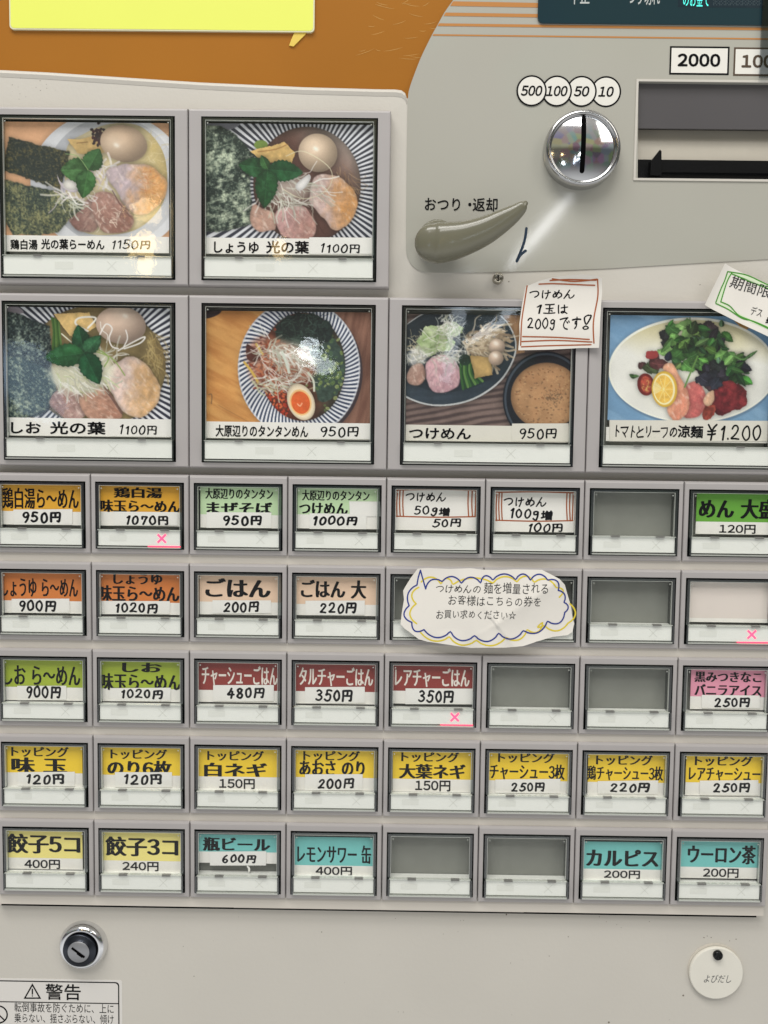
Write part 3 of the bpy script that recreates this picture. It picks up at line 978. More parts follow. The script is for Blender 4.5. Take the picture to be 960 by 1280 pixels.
def pic_salad():
    p = Pic(165, 140, 998, 665, 6)
    full = np.ones(p.X.shape)
    p.put(full, (112, 158, 198), n=.06, ns=120, col2=(132, 176, 212), t=(p.nz(60, 3, .3, 1.5, .4) - .45) * 3)
    p.put(p.poly([(755, 140), (840, 140), (875, 190), (830, 210)], False), (196, 140, 66), n=.2)
    p.put(p.ell(585, 418, 418, 268), (90, 126, 160), alpha=.6)
    p.put(p.ell(582, 410, 418, 262), (236, 236, 222), shadow=.25)
    p.put(p.ell(582, 412, 408, 252), (226, 226, 218), n=.03, ns=120, col2=(206, 196, 146), t=(360 - p.Y) / 200 + (p.nz(160, 2) - .5) * .6)
    p.put(p.blur(p.ell(590, 470, 260, 130), 60), (190, 190, 170), alpha=.5)
    grn = [(74, 128, 56), (98, 152, 70), (54, 100, 44), (120, 168, 88), (44, 84, 42)]
    drk = [(34, 40, 48), (44, 40, 50), (30, 34, 34), (60, 44, 50)]

    def blob(x, y, r, col, n=1):
        k = p.rs.randint(6, 9)
        a0 = p.rs.rand() * 6
        pts = [(x + r * p.rs.uniform(.55, 1.2) * math.cos(a0 + 6.283 * i / k), y + r * p.rs.uniform(.45, .95) * math.sin(a0 + 6.283 * i / k)) for i in range(k)]
        p.put(p.poly(pts, True, 18, 14), col, n=.3, ns=20, col2=[min(255, c * 1.35 + 8) for c in col], t=(p.nz(30) - .4) * 2.4, shadow=.35, sr=10, edge=.2, er=7)
        a = p.rs.rand() * 6
        p.line([(x - r * .7 * math.cos(a), y - r * .5 * math.sin(a)), (x, y + 4), (x + r * .7 * math.cos(a), y + r * .5 * math.sin(a))], 2.5, [min(255, c * 1.6 + 20) for c in col], .6)

    for x, y, r in ((440, 240, 40), (470, 290, 50), (610, 210, 50), (660, 200, 44), (700, 380, 60), (660, 440, 60), (690, 490, 44), (740, 430, 50), (820, 380, 36), (640, 390, 50)):
        blob(x, y, r, drk[p.rs.randint(4)])
    for x, y, r in ((335, 390, 36), (375, 400, 40), (390, 350, 36), (410, 380, 44)):
        blob(x, y, r, [(70, 40, 40), (60, 76, 44), (86, 44, 44)][p.rs.randint(3)])
    for x, y, r in ((480, 210, 44), (540, 195, 46), (490, 260, 50), (560, 250, 54), (630, 260, 58), (690, 240, 46), (450, 320, 40), (520, 320, 56), (590, 330, 54), (660, 320, 54), (720, 330, 46), (560, 390, 50), (620, 380, 40),
                    (770, 350, 44), (800, 420, 46), (830, 460, 34), (780, 400, 40), (500, 370, 36), (700, 290, 44)):
        blob(x, y, r, grn[p.rs.randint(5)])
    for k in range(52):
        x, y = 600 + max(-150, min(120, p.rs.normal() * 85)), 285 + max(-90, min(90, p.rs.normal() * 62))
        if k % 4 == 0:
            x, y = 790 + p.rs.normal() * 34, 420 + p.rs.normal() * 50
        a = p.rs.rand() * 6.28
        l = p.rs.uniform(40, 95)
        cc = grn[p.rs.randint(5)] if p.rs.rand() < .88 else drk[p.rs.randint(4)]
        p.leaf((x, y), (x + l * math.cos(a), y + l * .8 * math.sin(a)), l * p.rs.uniform(.2, .34), [c * p.rs.uniform(.95, 1.4) for c in cc], 4, p.rs.uniform(.6, .9))
    p.put(p.poly([(350, 320), (400, 318), (404, 350), (352, 356)], True, 8), (150, 52, 52), n=.2, shadow=.3)
    p.put(p.poly([(700, 500), (750, 462), (800, 470), (852, 512), (858, 580), (800, 606), (720, 636), (688, 590)], True, 22), (152, 44, 50), n=.35, ns=22, shadow=.4, col2=(110, 28, 36), t=(p.nz(34) - .35) * 3, edge=.2)
    p.put(p.poly([(640, 590), (690, 580), (700, 630), (650, 656)], True, 20), (150, 60, 46), n=.4, ns=14, shadow=.3)
    p.meat([(556, 480), (610, 470), (652, 530), (648, 600), (620, 642), (548, 640), (540, 560)], (214, 112, 104), (196, 90, 88), .3, .25, (236, 170, 150))
    p.meat([(640, 560), (690, 505), (696, 540), (670, 590)], (226, 178, 140), None, 0, .1)
    p.meat([(436, 402), (478, 378), (514, 436), (572, 540), (566, 620), (508, 662), (468, 606), (486, 540), (480, 470)], (238, 168, 130), (226, 140, 110), .4, .2, (246, 204, 176))
    p.put(p.ell(352, 484, 42, 56, -.2), (140, 40, 36), n=.2, shadow=.4, edge=.25)
    p.put(p.ell(355, 484, 28, 42, -.2), (176, 70, 50), n=.4, ns=10)
    p.strands(355, 490, 18, 26, 14, 4, [(214, 170, 90)], 14)
    p.put(p.ell(446, 506, 64, 90, -.1), (232, 186, 58), shadow=.45, edge=.15, er=8)
    p.put(p.ell(444, 506, 54, 78, -.1), (246, 232, 178))
    p.put(p.ell(442, 506, 47, 70, -.1), (238, 190, 74), n=.14, ns=14)
    for k in range(9):
        a = k * .698
        p.line([(442, 506), (442 + 46 * math.cos(a), 506 + 68 * math.sin(a))], 3, (250, 226, 150), .8)
    p.put(p.poly([(400, 470), (430, 500), (400, 530), (386, 500)], True), (228, 214, 150), alpha=.7)
    blob(650, 460, 50, (38, 40, 52))
    blob(700, 470, 46, (34, 38, 50))
    p.line([(546, 494), (566, 440), (606, 340)], 8, (96, 140, 64))
    p.line([(560, 150), (566, 200)], 5, (80, 130, 60))
    p.line([(760, 320), (830, 354), (896, 312)], 7, (90, 140, 70))
    p.leaf((840, 352), (902, 308), 10, (84, 136, 66), 3)
    p.leaf((300, 452), (268, 434), 12, (70, 116, 52), 3)
    p.leaf((280, 445), (318, 442), 10, (70, 116, 52), 3)
    for q in (((800, 420), (850, 490)), ((770, 400), (840, 420)), ((700, 250), (740, 300)), ((590, 290), (660, 250)), ((480, 250), (420, 330))):
        p.leaf(q[0], q[1], 16, grn[p.rs.randint(5)], 4)
    return p


def print_grid(pic, o, y, name, parent, porigin):
    """the printed picture as a fine sheet whose print is painted per point"""
    x0, y0, x1, y1 = pic.b
    a, b, c, d = rectpts((o[0] + x0 / o[2], o[1] + y0 / o[2], o[0] + x1 / o[2], o[1] + y1 / o[2]), y)
    w, h = pic.w // 2, pic.h // 2
    f_ = .90 + .2 * pic.nz(210, 2)                    # uneven exposure of the printed snapshot
    pic.c = pic.c * f_[..., None] + (pic.nz(3, 1) - .5)[..., None] * 9
    img = pic.c[:h * 2, :w * 2].reshape(h, 2, w, 2, 3).mean((1, 3))
    X, Z = np.meshgrid(np.linspace(a, b, w), np.linspace(c, d, h))
    vs = np.stack([X, np.full(X.shape, y), Z], -1).reshape(-1, 3) - np.array(porigin)
    idx = np.arange(w * h).reshape(h, w)
    q = np.stack([idx[:-1, :-1], idx[1:, :-1], idx[1:, 1:], idx[:-1, 1:]], -1).reshape(-1, 4)
    g_ = img.mean(-1, keepdims=True)
    img = g_ + (img - g_) * .84
    s = np.clip((img - 128) * 1.06 + 133, 4, 255).reshape(-1, 3) / 255
    l = np.where(s <= .04045, s / 12.92, ((s + .055) / 1.055) ** 2.4)
    return vs, q, np.hstack([l, np.ones((len(l), 1))])


# ------------------------------------------------------------------ the machine
machine = bpy.data.objects.new('ticket_machine', None)
C.objects.link(machine)
machine['label'] = 'pale grey ramen meal ticket machine with rows of picture menu buttons and a coin slot'
machine['category'] = 'ticket machine'
MO = (0, 0, 0)
XL, XR, ZT, ZBt = -.235, .235, .285, -.285          # a hand's breadth beyond the picture on every side


def pxz(pts, y):
    return [at(x, z, y) for x, z in pts]


# cabinet: white steel door with its wavy top edge, and the cabinet sides behind it
YD = .006
top = pxz([(0, 88), (60, 91), (150, 97), (250, 103.5), (380, 109.5), (470, 112), (494, 112.3), (502, 113.5), (506.5, 117), (508.5, 123)], YD)
xr_, zr_ = at(508.5, 123, YD)
x_, z_ = at(0, 88, YD)
outline = [(XL, ZBt), (XR, ZBt), (XR, at(700, 70, YD)[1]), (at(640, 70, YD)[0], at(700, 70, YD)[1]), (at(640, 70, YD)[0], zr_)] + top[::-1] + [(XL, z_ + .0005)]
hole = pxz([(790, 94), (1010, 96), (1010, 232), (790, 230)], YD)
mb = MB()
plate(mb, outline, [hole], YD, .03, DOOR)
# rounded-over rim of the steel, seen as a light edge along the wave
cab = mb
for a, b in zip(top[:-1], top[1:]):
    cab.add([(a[0], YD - .0006, a[1] - .0011), (b[0], YD - .0006, b[1] - .0011), (b[0], YD + .0002, b[1] + .0002), (a[0], YD + .0002, a[1] + .0002)], [(0, 1, 2, 3)], DOOR)
    cab.add([(a[0], YD - .0001, a[1] - .0026), (b[0], YD - .0001, b[1] - .0026), (b[0], YD - .0006, b[1] - .0011), (a[0], YD - .0006, a[1] - .0011)], [(0, 1, 2, 3)], DOOR)
cab.box(XL, XR, .03, .16, ZBt, ZT, DOOR)
DIRT = mat('dirt', (120, 110, 98), .6)
rnd = random.Random(9)
for k, (px, py, r) in enumerate([(854, 1244, 1.5), (633, 1143, 1.3), (761, 1278, 1.6), (880, 1172, .9), (884, 1170, .8), (889, 1172, 1), (920, 1174, .8), (912, 1176, .7), (636, 352, 1.1), (875, 356, .8), (402, 1165, .8), (68, 1234, .8)]
                                + [(rnd.uniform(160, 840), rnd.uniform(1145, 1275), rnd.uniform(.3, .8)) for _ in range(26)]
                                + [(rnd.uniform(10, 70), rnd.uniform(96, 125), rnd.uniform(.3, .8)) for _ in range(14)]):
    pts = []
    for j in range(7):
        a = j * .8976
        q_ = r * rnd.uniform(.6, 1.2)
        pts.append(at(px + q_ * math.cos(a), py + q_ * .8 * math.sin(a), YD))
    cab.add([(x, YD - 3e-5, z) for x, z in pts], [tuple(range(7))], DIRT)
fixnormals(cab.build('cabinet', machine))

mb = MB()
ox, oz = at(700, 140, .0085)
mb.box(XL, ox, .0085, .0299, oz, ZT, ORANGE)
# fine scratches in the amber film
rnd = random.Random(3)
SCR = mat('scratch', (214, 170, 96), .4)
for k in range(26):
    px, py = rnd.uniform(440, 540), rnd.uniform(0, 80)
    a = rnd.uniform(-.7, .4)
    l = rnd.uniform(6, 26)
    pts = [at(px + t * l * math.cos(a), py + t * l * math.sin(a) + 1.0 * math.sin(3 * t), .0085) for t in (0, .35, .7, 1)]
    v, f = ribbon2d(pts, .00012, .8)
    mb.add([(x, .0085 - 2e-5 * (k + 1) / 4, z) for x, z in v], f, SCR)
mb.build('amber_panel', machine)

# ---- grey coin panel with its printing
YC = .0056
left = [(606, -60), (580, -20), (566.5, 0), (556, 15), (547, 31), (539, 45.5), (527, 70), (519, 90), (512, 110), (510, 123), (509, 160), (508, 240), (507.5, 300)]
left = smoothpts(left, False, 4)
corner = smoothpts([(507.5, 300), (508, 316), (513, 329), (521, 336.5), (531, 340), (545, 341)], False, 4)
bottom = [(616, 340.3), (700, 338), (760, 335.6), (860, 329.6), (960, 324), (1040, 319), (1110, 314)]
outl = pxz(left + corner[1:] + bottom, YC)
outl.append((XR, outl[-1][1]))
outl += [(XR, ZT - .001), (outl[0][0], ZT - .001)]
hx = [(798, 102), (1002, 104.5), (1002, 226), (797, 223.5)]
hole = pxz(hx, YC)
mb = MB()
plate(mb, outl, [hole], YC, .0298, COINP)
yy = YC - 1e-4
for (x0, y0), (x1, y1), w in (((565.5, 4.5), (1015, 13), 5.4), ((556.5, 17.8), (1015, 25), 4), ((548.5, 30.8), (1015, 37), 3.2), ((541.5, 43.6), (1015, 49.4), 1.8)):
    a, b = at(x0, y0, yy), at(x1, y1, yy)
    h = w / 2900 / 2 * .97
    mb.quad([(a[0] - h, a[1] - h), (b[0], b[1] - h), (b[0], b[1] + h), (a[0] + h * .3, a[1] + h)], yy, STRIPE)


def discp(cx, cy, r, y, n=40):
    x, z = at(cx, cy, y)
    rr = r / F * (CD + y)
    return [(x + rr * math.cos(6.28318 * k / n), z + rr * math.sin(6.28318 * k / n)) for k in range(n)]


def ngon(mb, pts, y, m):
    mb.add([(x, y, z) for x, z in pts], [tuple(range(len(pts)))], m)


for k, (cx, t) in enumerate(((664.5, '500'), (696, '100'), (727, '50'), (757.5, '10'))):
    y = yy - 4e-5 * (3 - k) * 2
    cy = 113.4 + k * .4
    ngon(mb, discp(cx, cy, 18.4, y), y, INK)
    ngon(mb, discp(cx, cy, 16.4, y - 2e-5), y - 2e-5, WHITE)
    w = {3: 27, 2: 19.5}[len(t)]
    place(mb, layout(t, 0, fat(.03), shear=.2), (cx - w / 2, cy - 6.6, cx + w / 2, cy + 6.6), y - 3e-5, INK)
for x0, y0, x1, y1, t, col in ((837, 58, 911.5, 93.5, '2000', INK), (917, 59.5, 991.5, 95, '1000', mat('faded_ink', (78, 60, 42), .45))):
    a, b, c, d = rectpts((x0, y0, x1, y1), yy)
    mb.quad([(a, d), (b, d), (b, c), (a, c)], yy - 1e-5, INK if col is INK else col)
    e = .0007
    mb.quad([(a + e, d + e), (b - e, d + e), (b - e, c - e), (a + e, c - e)], yy - 4e-5, WHITE)
    place(mb, layout(t, 0, fat(.04), gap=.03), (x0 + 10, y0 + 9, x1 - 11, y1 - 10), yy - 6e-5, col)
place(mb, layout('おつり', 0, fat(.014)) + [(v + [3.05, 0], f, k) for v, f, k in layout('・', .02)] + [(v + [3.75, 0], f, k) for v, f, k in layout('返却', 0, fat(.014))],
      (531, 247, 622, 264), yy - 1e-5, INK)
# a pen tick left on the film
v, f = ribbon2d([at(x, z, yy) for x, z in smoothpts([(658, 285.5), (656.5, 297), (653, 309), (646, 326.5)])], .0011)
mb.add([(x, yy - 1e-5, z) for x, z in v], f, NAVY)
v, f = ribbon2d([at(x, z, yy) for x, z in smoothpts([(646, 326.5), (650.5, 319), (657, 313.5)])], .0011)
mb.add([(x, yy - 4e-5, z) for x, z in v], f, NAVY)
mb.build('coin_panel', machine)

# ---- status display
mb = MB()
YS = .0046
a, b, c, d = rectpts((673, -62, 1015, 32.5), YS)
d1 = at(680, 28.6, YS)[1]
r = .0022
pts = [(a, c), (a, d1 + r)] + [(a + r - r * math.cos(t), d1 + r - r * math.sin(t)) for t in (.4, .8, 1.2)] + [(a + r, d1), (b, d1), (b, c)]
plate(mb, pts, [], YS, YC, SCREEN)
a2, b2, c2, d2 = rectpts((848, -40, 957, 9.5), YS)
mb.quad([(a2, d2), (b2, d2), (b2, c2), (a2, c2)], YS - 4e-5, mat('screen_window', (20, 40, 52), .2))
place(mb, layout('中止', .01), (713, -15, 737, 5.5), YS - 6e-5, SCRTXT)
place(mb, layout('つり切れ', .01), (785, -15, 825, 6.5), YS - 6e-5, SCRTXT)
place(mb, layout('のお金で', .0), (854, -12, 887, 8), YS - 6e-5, LED)
for k in range(34):
    for j in range(6):
        if (k * 7 + j * 5) % 11 < 7:
            x, z = at(892 + k * 1.9, 6 - j * 2.0, YS)
            mb.quad([(x - .0002, z - .0002), (x + .0002, z - .0002), (x + .0002, z + .0002), (x - .0002, z + .0002)], YS - 6e-5, LEDDIM)
mb.build('display', machine)


def lathe(mb, cx, cy, y0, prof, m, n=48, smooth=True, sy=1.0):
    """prof = [(radius, y)...] from outside to centre; axis along y"""
    base, fs, vs = 0, [], []
    for r, y in prof:
        for k in range(n):
            a = 2 * math.pi * k / n
            vs.append((cx + r * math.cos(a), y0 + y, cy + r * math.sin(a) * sy))
    for i in range(len(prof) - 1):
        for k in range(n):
            fs.append((i * n + k, i * n + (k + 1) % n, (i + 1) * n + (k + 1) % n, (i + 1) * n + k))
    mb.add(vs, fs, m, smooth)


MMPX = CD / F        # metres per photo pixel on the bezel plane

# ---- coin slot: chrome ring round a domed face with a vertical slot
cx, cz = at(728.5, 185.5, 0)
slot = MB()
r0 = 46.5 * MMPX
lathe(slot, cx, cz, 0, [(r0, YC), (r0, .0012), (r0 * .985, -.0006), (r0 * .95, -.0014), (r0 * .89, -.0017), (r0 * .845, -.0012), (r0 * .83, -.0002)], CHROMED, 64)
slot = fixnormals(slot.build('coin_slot', machine))
face = MB()
rf = r0 * .84
prof = []
for k in range(13):
    t = k / 12
    r_ = rf * (1 - t)
    prof.append((max(r_, 1e-5), -.0002 - .0016 * (1 - (r_ / rf) ** 2)))
lathe(face, cx, cz, 0, prof, CHROME, 64)
fixnormals(face.build('slot_face', slot))
op = MB()
ptsl = smoothpts([(730.5, 146), (730, 165), (729, 190), (728, 213)])
v, f = ribbon2d([at(x, z, -.002) for x, z in ptsl], .0019)
vs = []
for x, z in v:
    rr = min(1, math.hypot(x - cx, z - cz) / rf)
    vs.append((x, -.0002 - .0016 * (1 - rr ** 2) - .00025, z))
op.add(vs, f, SLOT)
op.build('slot_opening', slot)

# ---- bill slot
mb = MB()
xa, za = at(798, 102, YC)
xb, zb_ = at(1002, 225, YC)
e = .0006
plate(mb, [(xa - e * 1.5, zb_ - e * 1.5), (xb + e, zb_ - e * 1.5), (xb + e, za + e * 1.5), (xa - e * 1.5, za + e * 1.5)],
      [[(xa, zb_), (xb, zb_), (xb, za), (xa, za)]], YC - .0005, .028, DOOR)
bill = fixnormals(mb.build('bill_slot', machine))
mb = MB()
z1 = at(850, 161, .008)[1]
mb.box(xa + 1e-4, xb - 1e-4, .0078, .0092, z1, za - 1e-4, SLATE)
mb.build('flap', bill)
mb = MB()
z2 = at(850, 200, .010)[1]
mb.add([(xa + 1e-4, .0135, z1 + .001), (xb - 1e-4, .0135, z1 + .001), (xb - 1e-4, .0100, z2 - .001), (xa + 1e-4, .0100, z2 - .001)], [(0, 1, 2, 3)], BEIGE)
mb.box(xa + 1e-4, xb - 1e-4, .0262, .0278, zb_ + 1e-4, za - 2e-4, SLATE)
mb.build('bill_tray', bill)
mb = MB()
mb.box(xa + 2e-4, xb - 2e-4, .009, .0098, zb_ + .0001, z2 - .0002, BLACK)
mb.box(xa + .009, xb - 2e-4, .0074, .0089, zb_ + .003, z2 - .0006, BLACK)
p0, p1, p2, p3 = [at(x, z, .008) for x, z in ((812, 203), (823, 189), (825, 191), (825, 221))]
p4 = at(811, 221, .008)
fin = [p4, p3, p2, p1, p0]
plate(mb, fin, [], .0055, .0088, BLACK)
fixnormals(mb.build('bill_guide', bill))
# smoked clear cover strip at the right edge of the inlet
mb = MB()
SMOKE = clear('smoked_acrylic', (.62, .64, .66), .06)
a, b, c, d = rectpts((953, -60, 1015, 97), .0030)
mb.box(a, b, .0030, .0042, d, c, SMOKE)
mb.build('smoked_cover', machine)

# ---- coin return lever: a curved, tapering horn on a round boss
mb = MB()
bx, bz = at(546, 301, 0)
lathe(mb, bx, bz, 0, [(24 * MMPX, YC), (24 * MMPX, -.002), (23 * MMPX, -.005), (19 * MMPX, -.0072), (10 * MMPX, -.0082), (1e-5, -.0084)], LEVER, 40)
path = smoothpts([(543, 303), (556, 303), (578, 299), (604, 290), (628, 277), (645, 266), (655, 257)], False, 6)
rad = np.interp(np.linspace(0, 1, len(path)), [0, .08, .25, .5, .75, .93, 1], [24, 25, 23, 17.5, 11.5, 7, 3.5])
yc = np.interp(np.linspace(0, 1, len(path)), [0, .3, .7, 1], [-.0075, -.0095, -.0115, -.0125])
n = 24
vs, fs = [], []
pw = [np.array(at(x, z, -.009)) for x, z in path]
tg = np.gradient(np.array(pw), axis=0)
for i, q in enumerate(pw):
    t = tg[i] / np.hypot(*tg[i])
    nr = np.array([-t[1], t[0]])
    for k in range(n):
        a = 2 * math.pi * k / n
        rr = rad[i] * MMPX * .985
        c_, s_ = math.cos(a), math.sin(a)
        e_ = 2 / 2.6
        u = rr * abs(c_) ** e_ * (1 if c_ > 0 else -1)
        w = (rr * .55 + .001) * abs(s_) ** e_ * (1 if s_ > 0 else -1)
        vs.append((q[0] + nr[0] * u, yc[i] + w, q[1] + nr[1] * u))
for i in range(len(pw) - 1):
    for k in range(n):
        fs.append((i * n + k, i * n + (k + 1) % n, (i + 1) * n + (k + 1) % n, (i + 1) * n + k))
for i, s in ((0, -1), (len(pw) - 1, 1)):
    t = tg[i] / np.hypot(*tg[i])
    c0 = len(vs)
    ringp = list(range(i * n, i * n + n))
    for q_ in (.3, .55, .75, .9, .98):
        for k in range(n):
            vv = vs[i * n + k]
            sc = math.sqrt(1 - q_ * q_)
            ctr = (pw[i][0], yc[i], pw[i][1])
            off = rad[i] * MMPX * q_ * s
            vs.append((ctr[0] + (vv[0] - ctr[0]) * sc + t[0] * off, ctr[1] + (vv[1] - ctr[1]) * sc, ctr[2] + (vv[2] - ctr[2]) * sc + t[1] * off))
        new = list(range(len(vs) - n, len(vs)))
        for k in range(n):
            fs.append((ringp[k], ringp[(k + 1) % n], new[(k + 1) % n], new[k]))
        ringp = new
    fs.append(tuple(ringp))
mb.add(vs, fs, LEVER, True)
fixnormals(mb.build('return_lever', machine))

# ---- small screw under the panel
mb = MB()
sx, sz = at(623, 347.5, .002)
rs = 6.6 * MMPX
lathe(mb, sx, sz, 0, [(rs, YD), (rs, .0022), (rs * .9, .0016), (rs * .6, .0016), (rs * .5, .0021), (1e-5, .0021)], SCREWM, 28)
mb.box(sx - rs * .08, sx + rs * .08, .0017, .00205, sz - rs * .5, sz + rs * .5, SLOT)
mb.build('screw', machine)

# ---- cabinet lock
lx, lz = at(100, 1188, 0)
mb = MB()
r = 31.5 * MMPX
lathe(mb, lx, lz, 0, [(r, YD), (r, .0046), (r * .97, .0032), (r * .9, .0018), (r * .8, .0010), (r * .72, .0012), (r * .68, .0020), (r * .66, .0034)], CHROME, 56)
lock = fixnormals(mb.build('lock', machine))
mb = MB()
lathe(mb, lx - .0008, lz - .0010, 0, [(r * .70, .0036), (r * .70, .0014), (r * .66, .0010), (r * .47, .0010), (r * .45, .0004)], mat('lock_dark', (58, 62, 70), .28, metal=.8), 48)
lathe(mb, lx - .0008, lz - .0010, 0, [(r * .45, .0004), (r * .40, 0), (1e-5, 0)], mat('lock_plug', (158, 160, 164), .35, metal=.5), 40)
q = r * .33
c_, s_ = math.cos(-.65), math.sin(-.65)
v = [(-q, -.0005), (q, -.0005), (q, .0005), (-q, .0005)]
ngon(mb, [(lx - .0008 + x * c_ - z * s_, lz - .0010 + x * s_ + z * c_) for x, z in v], -.00015, SLOT)
v = [(-.0002, -.0009), (q * .8, -.0009), (q * .8, .0004), (-.0002, .0004)]
ngon(mb, [(lx - .0008 + x * c_ - z * s_, lz - .0010 + x * s_ + z * c_) for x, z in v], -.00012, SLOT)
fixnormals(mb.build('lock_cylinder', lock))

# ---- warning label
mb = MB()
YW = YD - 1.2e-4
WL = mat('warning_sheet', (228, 225, 220), .35, .01, 60)


def rrect(x0, y0, x1, y1, rad, y):
    a, b, c, d = rectpts((x0, y0, x1, y1), y)
    r = rad * MMPX
    pts = []
    for cx_, cz_, s0 in ((b - r, c - r, 0), (a + r, c - r, 1), (a + r, d + r, 2), (b - r, d + r, 3)):
        for k in range(6):
            t = (s0 + k / 5) * math.pi / 2
            pts.append((cx_ + r * math.cos(t), cz_ + r * math.sin(t)))
    return pts


plate(mb, rrect(-60, 1223.5, 153, 1360, 3, YW), [], YW, YD, WL)
plate(mb, rrect(-60, 1226, 149.5, 1356, 5, YW), [rrect(-58, 1227.4, 148, 1354, 4.4, YW)], YW - 3e-5, YW - 1e-5, INK)
a, b, c, d = rectpts((-58, 1252.2, 148, 1253.4), YW)
mb.quad([(a, d), (b, d), (b, c), (a, c)], YW - 5e-5, INK)
place(mb, layout('警告', 0, fat(.008)), (57, 1230, 101, 1250), YW - 4e-5, INK)
tri = [at(x, z, YW) for x, z in ((40.5, 1229), (51.5, 1248.5), (29.5, 1248.5))]
v, f = ribbon2d(tri + [tri[0], tri[1]], .0006)
plate(mb, tri, [[at(x, z, YW) for x, z in ((40.5, 1232.8), (48.6, 1246.8), (32.4, 1246.8))]], YW - 4e-5, YW - 2e-5, INK)
v, f = ribbon2d([at(40.5, 1236.5, YW), at(40.5, 1242.5, YW)], .0006)
mb.add([(x, YW - 4e-5, z) for x, z in v], f, INK)
ngon(mb, discp(40.5, 1244.9, .9, YW), YW - 4e-5, INK)
for k, t in enumerate(('転倒事故を防ぐために、上に', '乗らない、揺さぶらない、傾け', 'ないようにしてください。')):
    place(mb, layout(t, 0), (18, 1254.2 + k * 13.2, 142 - (14 if k == 2 else 0), 1266 + k * 13.2), YW - 4e-5, INK)
ring = discp(-2, 1268, 12.5, YW)
ring2 = discp(-2, 1268, 10.6, YW)
plate(mb, ring, [ring2], YW - 4e-5, YW - 2e-5, INK)
v, f = ribbon2d([at(-10, 1260.5, YW), at(6, 1275.5, YW)], .0006)
mb.add([(x, YW - 5e-5, z) for x, z in v], f, INK)
mb.build('warning_label', machine)

# ---- plate that carries the five rows of small buttons
mb = MB()
xr_ = .041 * 4 - .0016
zt_ = at(400, 588, .004)[1]
zbp = at(500, 1134.5, .004)[1]
for r_ in range(4):                       # the plate shows as a strip between the rows
    mb.box(-.1652, xr_ + .0012, .0016, .0059, -(r_ + 1) * R - .0012, -r_ * R - .0334 + .0012, PLATE)
mb.box(-.1652, xr_ + .0012, .0016, .0059, zbp, -4 * R - .0334 + .0012, PLATE)
mb.box(xr_ - .0004, xr_ + .0012, .0017, .0058, zbp + .0001, .0016, PLATE)
mb.box(-.1652, xr_ + .0002, .00605, .0062, zbp - .0011, zbp + .0005, SLOT)
mb.build('button_plate', machine)
mb = MB()
for q0, q1, th in ((2, 292, .0011), (292, 655, .0004), (655, 946, .0008)):
    mb.box(at(q0, 1130, YD)[0], at(q1, 1130, YD)[0], YD - .0002, YD - .00005, zbp - .0027, zbp - .0027 + th, SLOT)
mb.build('seam', machine)

# ------------------------------------------------------------------ push buttons


def bezel_mesh(w, h, name):
    """housing of one button; local origin at its upper left corner, x right, z down negative"""
    mb = MB()
    g = .00014
    ml, mt, mbm = (.0053 if w > .05 else .0020), .0032, .0022
    o0 = (g, w - g, -0.0, -h)
    o1 = (o0[0] + .0005, o0[1] - .0005, -.0010, -h + .0006)
    i0 = (ml, w - ml, -mt, -h + mbm)
    i1 = (ml + .0003, w - ml - .0003, -mt - .0003, -h + mbm + .0003)

    def ringv(b, y):
        return [(b[0], y, b[3]), (b[1], y, b[3]), (b[1], y, b[2]), (b[0], y, b[2])]
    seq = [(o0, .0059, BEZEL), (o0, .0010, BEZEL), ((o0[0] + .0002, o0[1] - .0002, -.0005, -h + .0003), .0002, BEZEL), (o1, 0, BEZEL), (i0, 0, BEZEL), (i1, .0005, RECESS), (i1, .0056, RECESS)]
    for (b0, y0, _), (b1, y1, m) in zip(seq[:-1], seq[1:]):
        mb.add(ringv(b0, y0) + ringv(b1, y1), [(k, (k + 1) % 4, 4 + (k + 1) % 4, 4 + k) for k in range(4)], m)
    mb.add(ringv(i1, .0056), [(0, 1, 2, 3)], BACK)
    o = mb.build(name)
    fixnormals(o)
    me = o.data
    bpy.data.objects.remove(o)
    return me, i1


